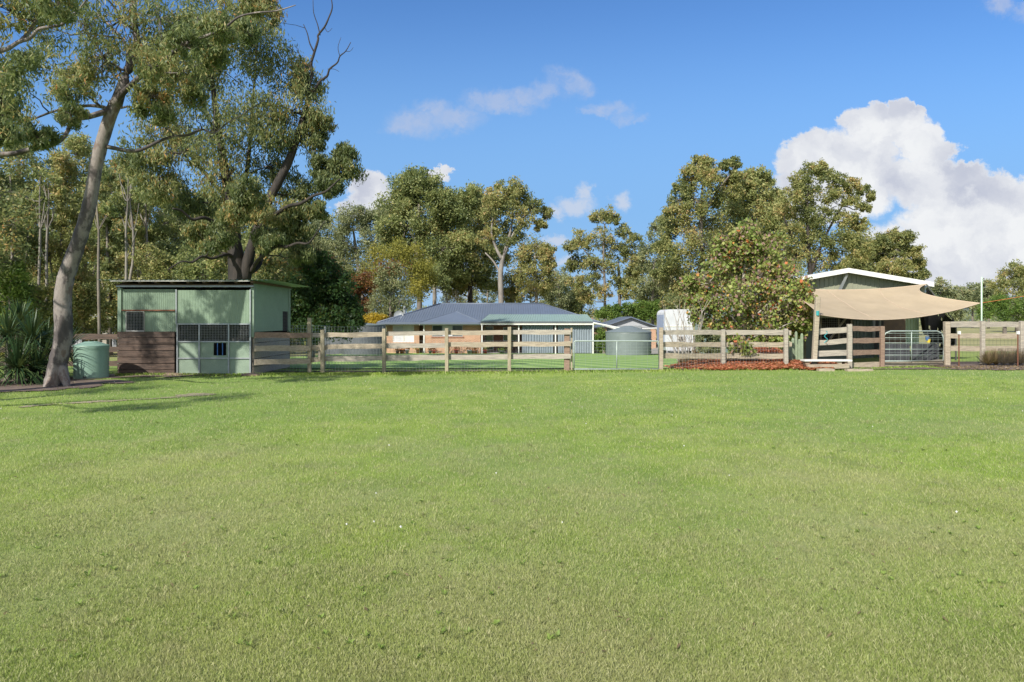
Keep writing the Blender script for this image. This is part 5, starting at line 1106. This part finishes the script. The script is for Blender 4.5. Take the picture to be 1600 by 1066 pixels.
for a,b_ in zip(x,y):
    z = gz(a,b_)+.05+random.uniform(0,.02); r = .009*random.uniform(.7,1.2)
    for k in range(6):
        t0, t1 = k*math.pi/3, (k+1)*math.pi/3; V += [(a,b_,z+r),(a+r*math.cos(t0),b_+r*math.sin(t0),z),(a,b_,z-r),(a+r*math.cos(t1),b_+r*math.sin(t1),z)]; rn.append(1)
tag(quads('clover_flowers',np.array(V),len(rn),'white_paint',np.array(rn)),'tiny white clover heads dotted through the paddock grass','flowers',kind='stuff')
def scatter(name, lb, cat, N, nl, mat, L, W, up, y0=3.2, y1=20):
    V = []; rn = []
    for q in range(N):
        y = y0*(y1/y0)**random.random(); x = random.uniform(-.85,.85)*y; 
        if mnoise.noise((x*.35,y*.35,8)) < -.05 and nl > 1: continue
        z = gz(x,y)+.008; k_ = 1+y*.03
        for i in range(nl):
            a = random.uniform(0,6.283); l = L*random.uniform(.6,1.2)*k_; w_ = W*random.uniform(.7,1.2)*k_; e = random.uniform(*up); d = Vector((math.cos(a)*math.cos(e),math.sin(a)*math.cos(e),math.sin(e))); sd_ = Vector((-math.sin(a),math.cos(a),0)); o = Vector((x,y,z))
            V += [tuple(o),tuple(o+d*l*.55+sd_*w_/2),tuple(o+d*l+Vector((0,0,-.1*l))),tuple(o+d*l*.55-sd_*w_/2)]; rn.append(random.random())
    return tag(quads(name,np.array(V),len(rn),mat,np.array(rn)),lb,cat,kind='stuff')
scatter('weeds','low broad leaved weeds scattered through the paddock grass','weeds',420,9,'leaf_weed',.032,.012,(.25,1.0))
scatter('tall_tufts','slightly taller pale grass tufts scattered over the paddock','grass',900,9,'leaf_tuft',.045,.004,(.4,1.2))
scatter('stray_leaves','single dry leaves lying on the paddock grass','leaf litter',420,1,'leaf_dry',.045,.014,(.1,.5))
# fringe of longer grass along the fence foot
n = 16000; px = rng.uniform(180,1600,n); Yf_ = np.interp(px,[180,395,900,1033,1130,1330,1378,1480,1700],[19.55,19.75,20.9,21.4,22.1,21.9,22.6,24.0,24.6])-rng.exponential(.16,n)-.02
x = (px-800)/F*Yf_; keep_ = ~((x > 14.5)|((x > 5.2)&(x < 11)&(rng.uniform(0,1,n) < .6))); x = x[keep_]; y = Yf_[keep_]; n = len(x)
z = np.array([gz(a,b_) for a,b_ in zip(x,y)]); hh = rng.uniform(.02,.085,n); a = rng.uniform(0,6.28,n); w = .012
V = np.empty((n,4,3)); V[:,0] = np.stack([x-w/2,y,z],1); V[:,1] = np.stack([x+w/2,y,z],1); V[:,2] = np.stack([x+np.cos(a)*hh*.4+w*.3,y+np.sin(a)*hh*.4,z+hh*.8],1); V[:,3] = np.stack([x+np.cos(a)*hh*.7,y+np.sin(a)*hh*.7,z+hh],1)
tag(quads('grass_fringe',V.reshape(-1,3),n,'grass_blade',rng.uniform(0,.8,n)),'ragged longer grass along the foot of the fences and stable','grass',kind='stuff')
# far forest band
def band(name, lb, N, x0, x1, Ya, Yb, hf, mat, leaf):
    x = rng.uniform(x0,x1,N); y = rng.uniform(Ya,Yb,N); hm = np.array([hf(a) for a in x]); z = rng.uniform(0,1,N)**.8*hm-1.2
    return tag(quads(name,leafquads(np.stack([x,y,z],1),leaf,leaf*.5,.3),N,mat,np.clip(rng.beta(2,3,N)+.25*np.array([mnoise.noise((a*.15,b_*.4,c*.3)) for a,b_,c in zip(x,y,z)]),0,1)),lb,'forest',kind='stuff')
band('far_forest','low far off tree line along the horizon',60000,-230,260,160,200,lambda x: 5.2+3.2*mnoise.noise((x*.06,0,0))+2.2*mnoise.noise((x*.25,3,0)),'leaf_grey',.8)
band('forest_undergrowth','dense undergrowth and foliage deep in the left forest',150000,-85,-19,66,88,lambda x: (13+6*mnoise.noise((x*.13,7,0))+4*mnoise.noise((x*.4,9,0)))*(1-.35*sst(-34,-20,x)),'leaf_olive',.42)
#@@LIGHT
cam = bpy.data.cameras.new('Camera'); co = bpy.data.objects.new('Camera',cam); C.objects.link(co)
co.location = (0,0,CH); co.rotation_euler = (math.radians(90),0,0); cam.lens = 24; cam.sensor_width = 36; cam.shift_y = -33/1600; cam.clip_end = 5000; cam.clip_start = .05
S.camera = co
AZ = math.radians(32); EL = math.radians(37)   # sun behind the camera's left shoulder
sd = Vector((-math.sin(AZ)*math.cos(EL), -math.cos(AZ)*math.cos(EL), math.sin(EL)))
sun = bpy.data.lights.new('Sun','SUN'); sun.energy = 4.3; sun.angle = math.radians(.5); sun.color = (1,.95,.86)
so = bpy.data.objects.new('Sun',sun); C.objects.link(so); so.rotation_euler = sd.to_track_quat('Z','Y').to_euler(); so.location = (0,0,30)
w = bpy.data.worlds.new('World'); S.world = w; w.use_nodes = True; nt = w.node_tree; nt.nodes.clear()
out = nd(nt,'ShaderNodeOutputWorld'); bg = nd(nt,'ShaderNodeBackground'); nt.links.new(bg.outputs[0],out.inputs[0])
sky = nd(nt,'ShaderNodeTexSky'); sky.sky_type = 'NISHITA'; sky.sun_disc = False; sky.sun_elevation = EL; sky.sun_rotation = math.atan2(sd.x, sd.y); sky.altitude = 50; sky.air_density = 1.0; sky.dust_density = .6; sky.ozone_density = 2.5
EXP = .75; STR = .072; bg.inputs[1].default_value = STR
tc = nd(nt,'ShaderNodeTexCoord'); sp = nd(nt,'ShaderNodeSeparateXYZ'); nt.links.new(tc.outputs['Generated'],sp.inputs[0])
def mth(op,a,b=None,c=None,clamp=False):
    n = nd(nt,'ShaderNodeMath',operation=op); n.use_clamp = clamp
    for i,v in enumerate((a,b,c)):
        if v is None: continue
        if isinstance(v,(int,float)): n.inputs[i].default_value = v
        else: nt.links.new(v,n.inputs[i])
    return n.outputs[0]
yc = mth('MAXIMUM',sp.outputs[1],.05); uu = mth('DIVIDE',sp.outputs[0],yc); vv = mth('DIVIDE',sp.outputs[2],yc)
cb = nd(nt,'ShaderNodeCombineXYZ'); nt.links.new(uu,cb.inputs[0]); nt.links.new(vv,cb.inputs[1])
def nz(scale,detail,rough,vec,col=False):
    n = nd(nt,'ShaderNodeTexNoise'); n.inputs['Scale'].default_value = scale; n.inputs['Detail'].default_value = detail; n.inputs['Roughness'].default_value = rough; nt.links.new(vec,n.inputs['Vector']); return n.outputs[1 if col else 0]
def vm(op,a,b):
    n = nd(nt,'ShaderNodeVectorMath',operation=op)
    for i,v in enumerate((a,b)):
        if v is None: continue
        if isinstance(v,tuple): n.inputs[i].default_value = v
        else: nt.links.new(v,n.inputs[i])
    return n
wob = vm('MULTIPLY',vm('SUBTRACT',nz(15,11,.7,cb.outputs[0],True),(.5,.5,.5)).outputs[0],(.085,.07,0)).outputs[0]
uvw = vm('ADD',cb.outputs[0],wob).outputs[0]
wob2 = vm('MULTIPLY',vm('SUBTRACT',nz(5,4,.5,cb.outputs[0],True),(.5,.5,.5)).outputs[0],(.05,.05,0)).outputs[0]
def blobs(lst, vec):
    acc = None
    for px,py,rx,ry in lst:
        s_ = vm('SUBTRACT',vec,((px-800)/F,(500-py)/F,0)).outputs[0]; m_ = vm('MULTIPLY',s_,(F/rx,F/ry,0)).outputs[0]
        l_ = nd(nt,'ShaderNodeVectorMath',operation='LENGTH'); nt.links.new(m_,l_.inputs[0]); d = mth('SUBTRACT',1.0,l_.outputs['Value'])
        acc = d if acc is None else mth('MAXIMUM',acc,d)
    return acc
cumulus = [(1245,248,42,32),(1275,228,30,26),(1345,185,34,28),(1372,172,24,22),(1405,165,22,20),(1425,178,18,14),(1385,200,75,36),(1330,250,95,55),(1300,300,110,60),(1440,225,50,34),(1470,235,40,22),(1450,285,90,45),(1510,275,44,26),(1560,300,60,34),(1620,310,70,44),(1500,350,110,60),(1600,380,110,70),(1430,400,120,60),(1540,430,130,40),(578,298,42,30),(600,315,50,24),(545,325,30,18),(690,268,24,12)]
small = [(900,318,38,20),(915,298,18,20),(968,318,20,18),(870,330,26,14),(862,376,26,12),(880,412,30,12),(850,445,30,18),(720,440,60,30)]
wisp = [(780,155,40,20),(670,170,30,20),(820,150,40,16),(885,128,34,20),(1000,185,16,8),(950,165,40,12),(280-0,0,1,1),(640,192,52,26),(620,200,34,16),(705,182,56,24),(740,155,30,20),(790,165,50,14),(850,142,46,14),(900,130,26,16),(975,178,24,10),(930,172,26,8),(1562,14,26,16),(1600,20,20,18)]
def sstep(x,a,b):
    n = nd(nt,'ShaderNodeMapRange'); n.interpolation_type = 'SMOOTHSTEP'; nt.links.new(x,n.inputs[0]); n.inputs[1].default_value = a; n.inputs[2].default_value = b; return n.outputs[0]
dc = blobs(cumulus,uvw); mc = sstep(dc,0,.26)
ds = blobs(small,uvw); ms = mth('MULTIPLY',sstep(ds,-.05,.75),.8)
dw = blobs(wisp,vm('ADD',uvw,wob2).outputs[0]); nw = nz(22,6,.65,uvw); mw = mth('MULTIPLY',mth('MULTIPLY',sstep(dw,-.25,.8),sstep(nw,.2,.6)),.6)
# relief of the cloud: noise compared with itself shifted away from the sun
n1 = nz(7,8,.55,uvw); n2 = nz(7,8,.55,vm('ADD',uvw,(.02,.022,0)).outputs[0]); rel = mth('MULTIPLY_ADD',mth('SUBTRACT',n1,n2),3.0,.78,True)
big = nz(4.2,3,.5,vm('MULTIPLY',uvw,(1,1.8,1)).outputs[0]); shade = mth('MULTIPLY',rel,sstep(big,.30,.50))
edge = sstep(dc,.55,.05); shade = mth('MAXIMUM',shade,mth('MULTIPLY',edge,.75),None,True)
k = 1/STR/2**EXP
def cc(a): return tuple(x*k for x in a)
cloud = mixc(nt, shade, cc((.52,.55,.66)), cc((.90,.91,.92)))
skyc = mixc(nt, 1.0, sky.outputs[0], (.69,1.06,1.45), 'MULTIPLY')
# paler air low down
lowf = sstep(vv,.50,.12); skyc = mixc(nt, mth('MULTIPLY',lowf,.85), skyc, cc((.245,.47,.80)))
low2 = sstep(vv,.16,.0); skyc = mixc(nt, mth('MULTIPLY',low2,.6), skyc, cc((.42,.60,.82)))
c1 = mixc(nt, mw, skyc, cc((.52,.58,.74))); c1 = mixc(nt, ms, c1, cc((.62,.68,.80)))
c1 = mixc(nt, mth('MULTIPLY',mc,.97), c1, cloud)
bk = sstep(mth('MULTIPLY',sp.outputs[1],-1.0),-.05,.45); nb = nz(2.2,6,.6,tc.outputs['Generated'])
c1 = mixc(nt, mth('MULTIPLY',bk,sstep(nb,.38,.58)), c1, cc((1.05,1.03,1.0)))  # bright cloud cover added in the sky behind the camera for fill light
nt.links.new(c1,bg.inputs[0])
S.view_settings.view_transform = 'Standard'; S.view_settings.look = 'None'; S.view_settings.exposure = EXP; S.view_settings.gamma = 1
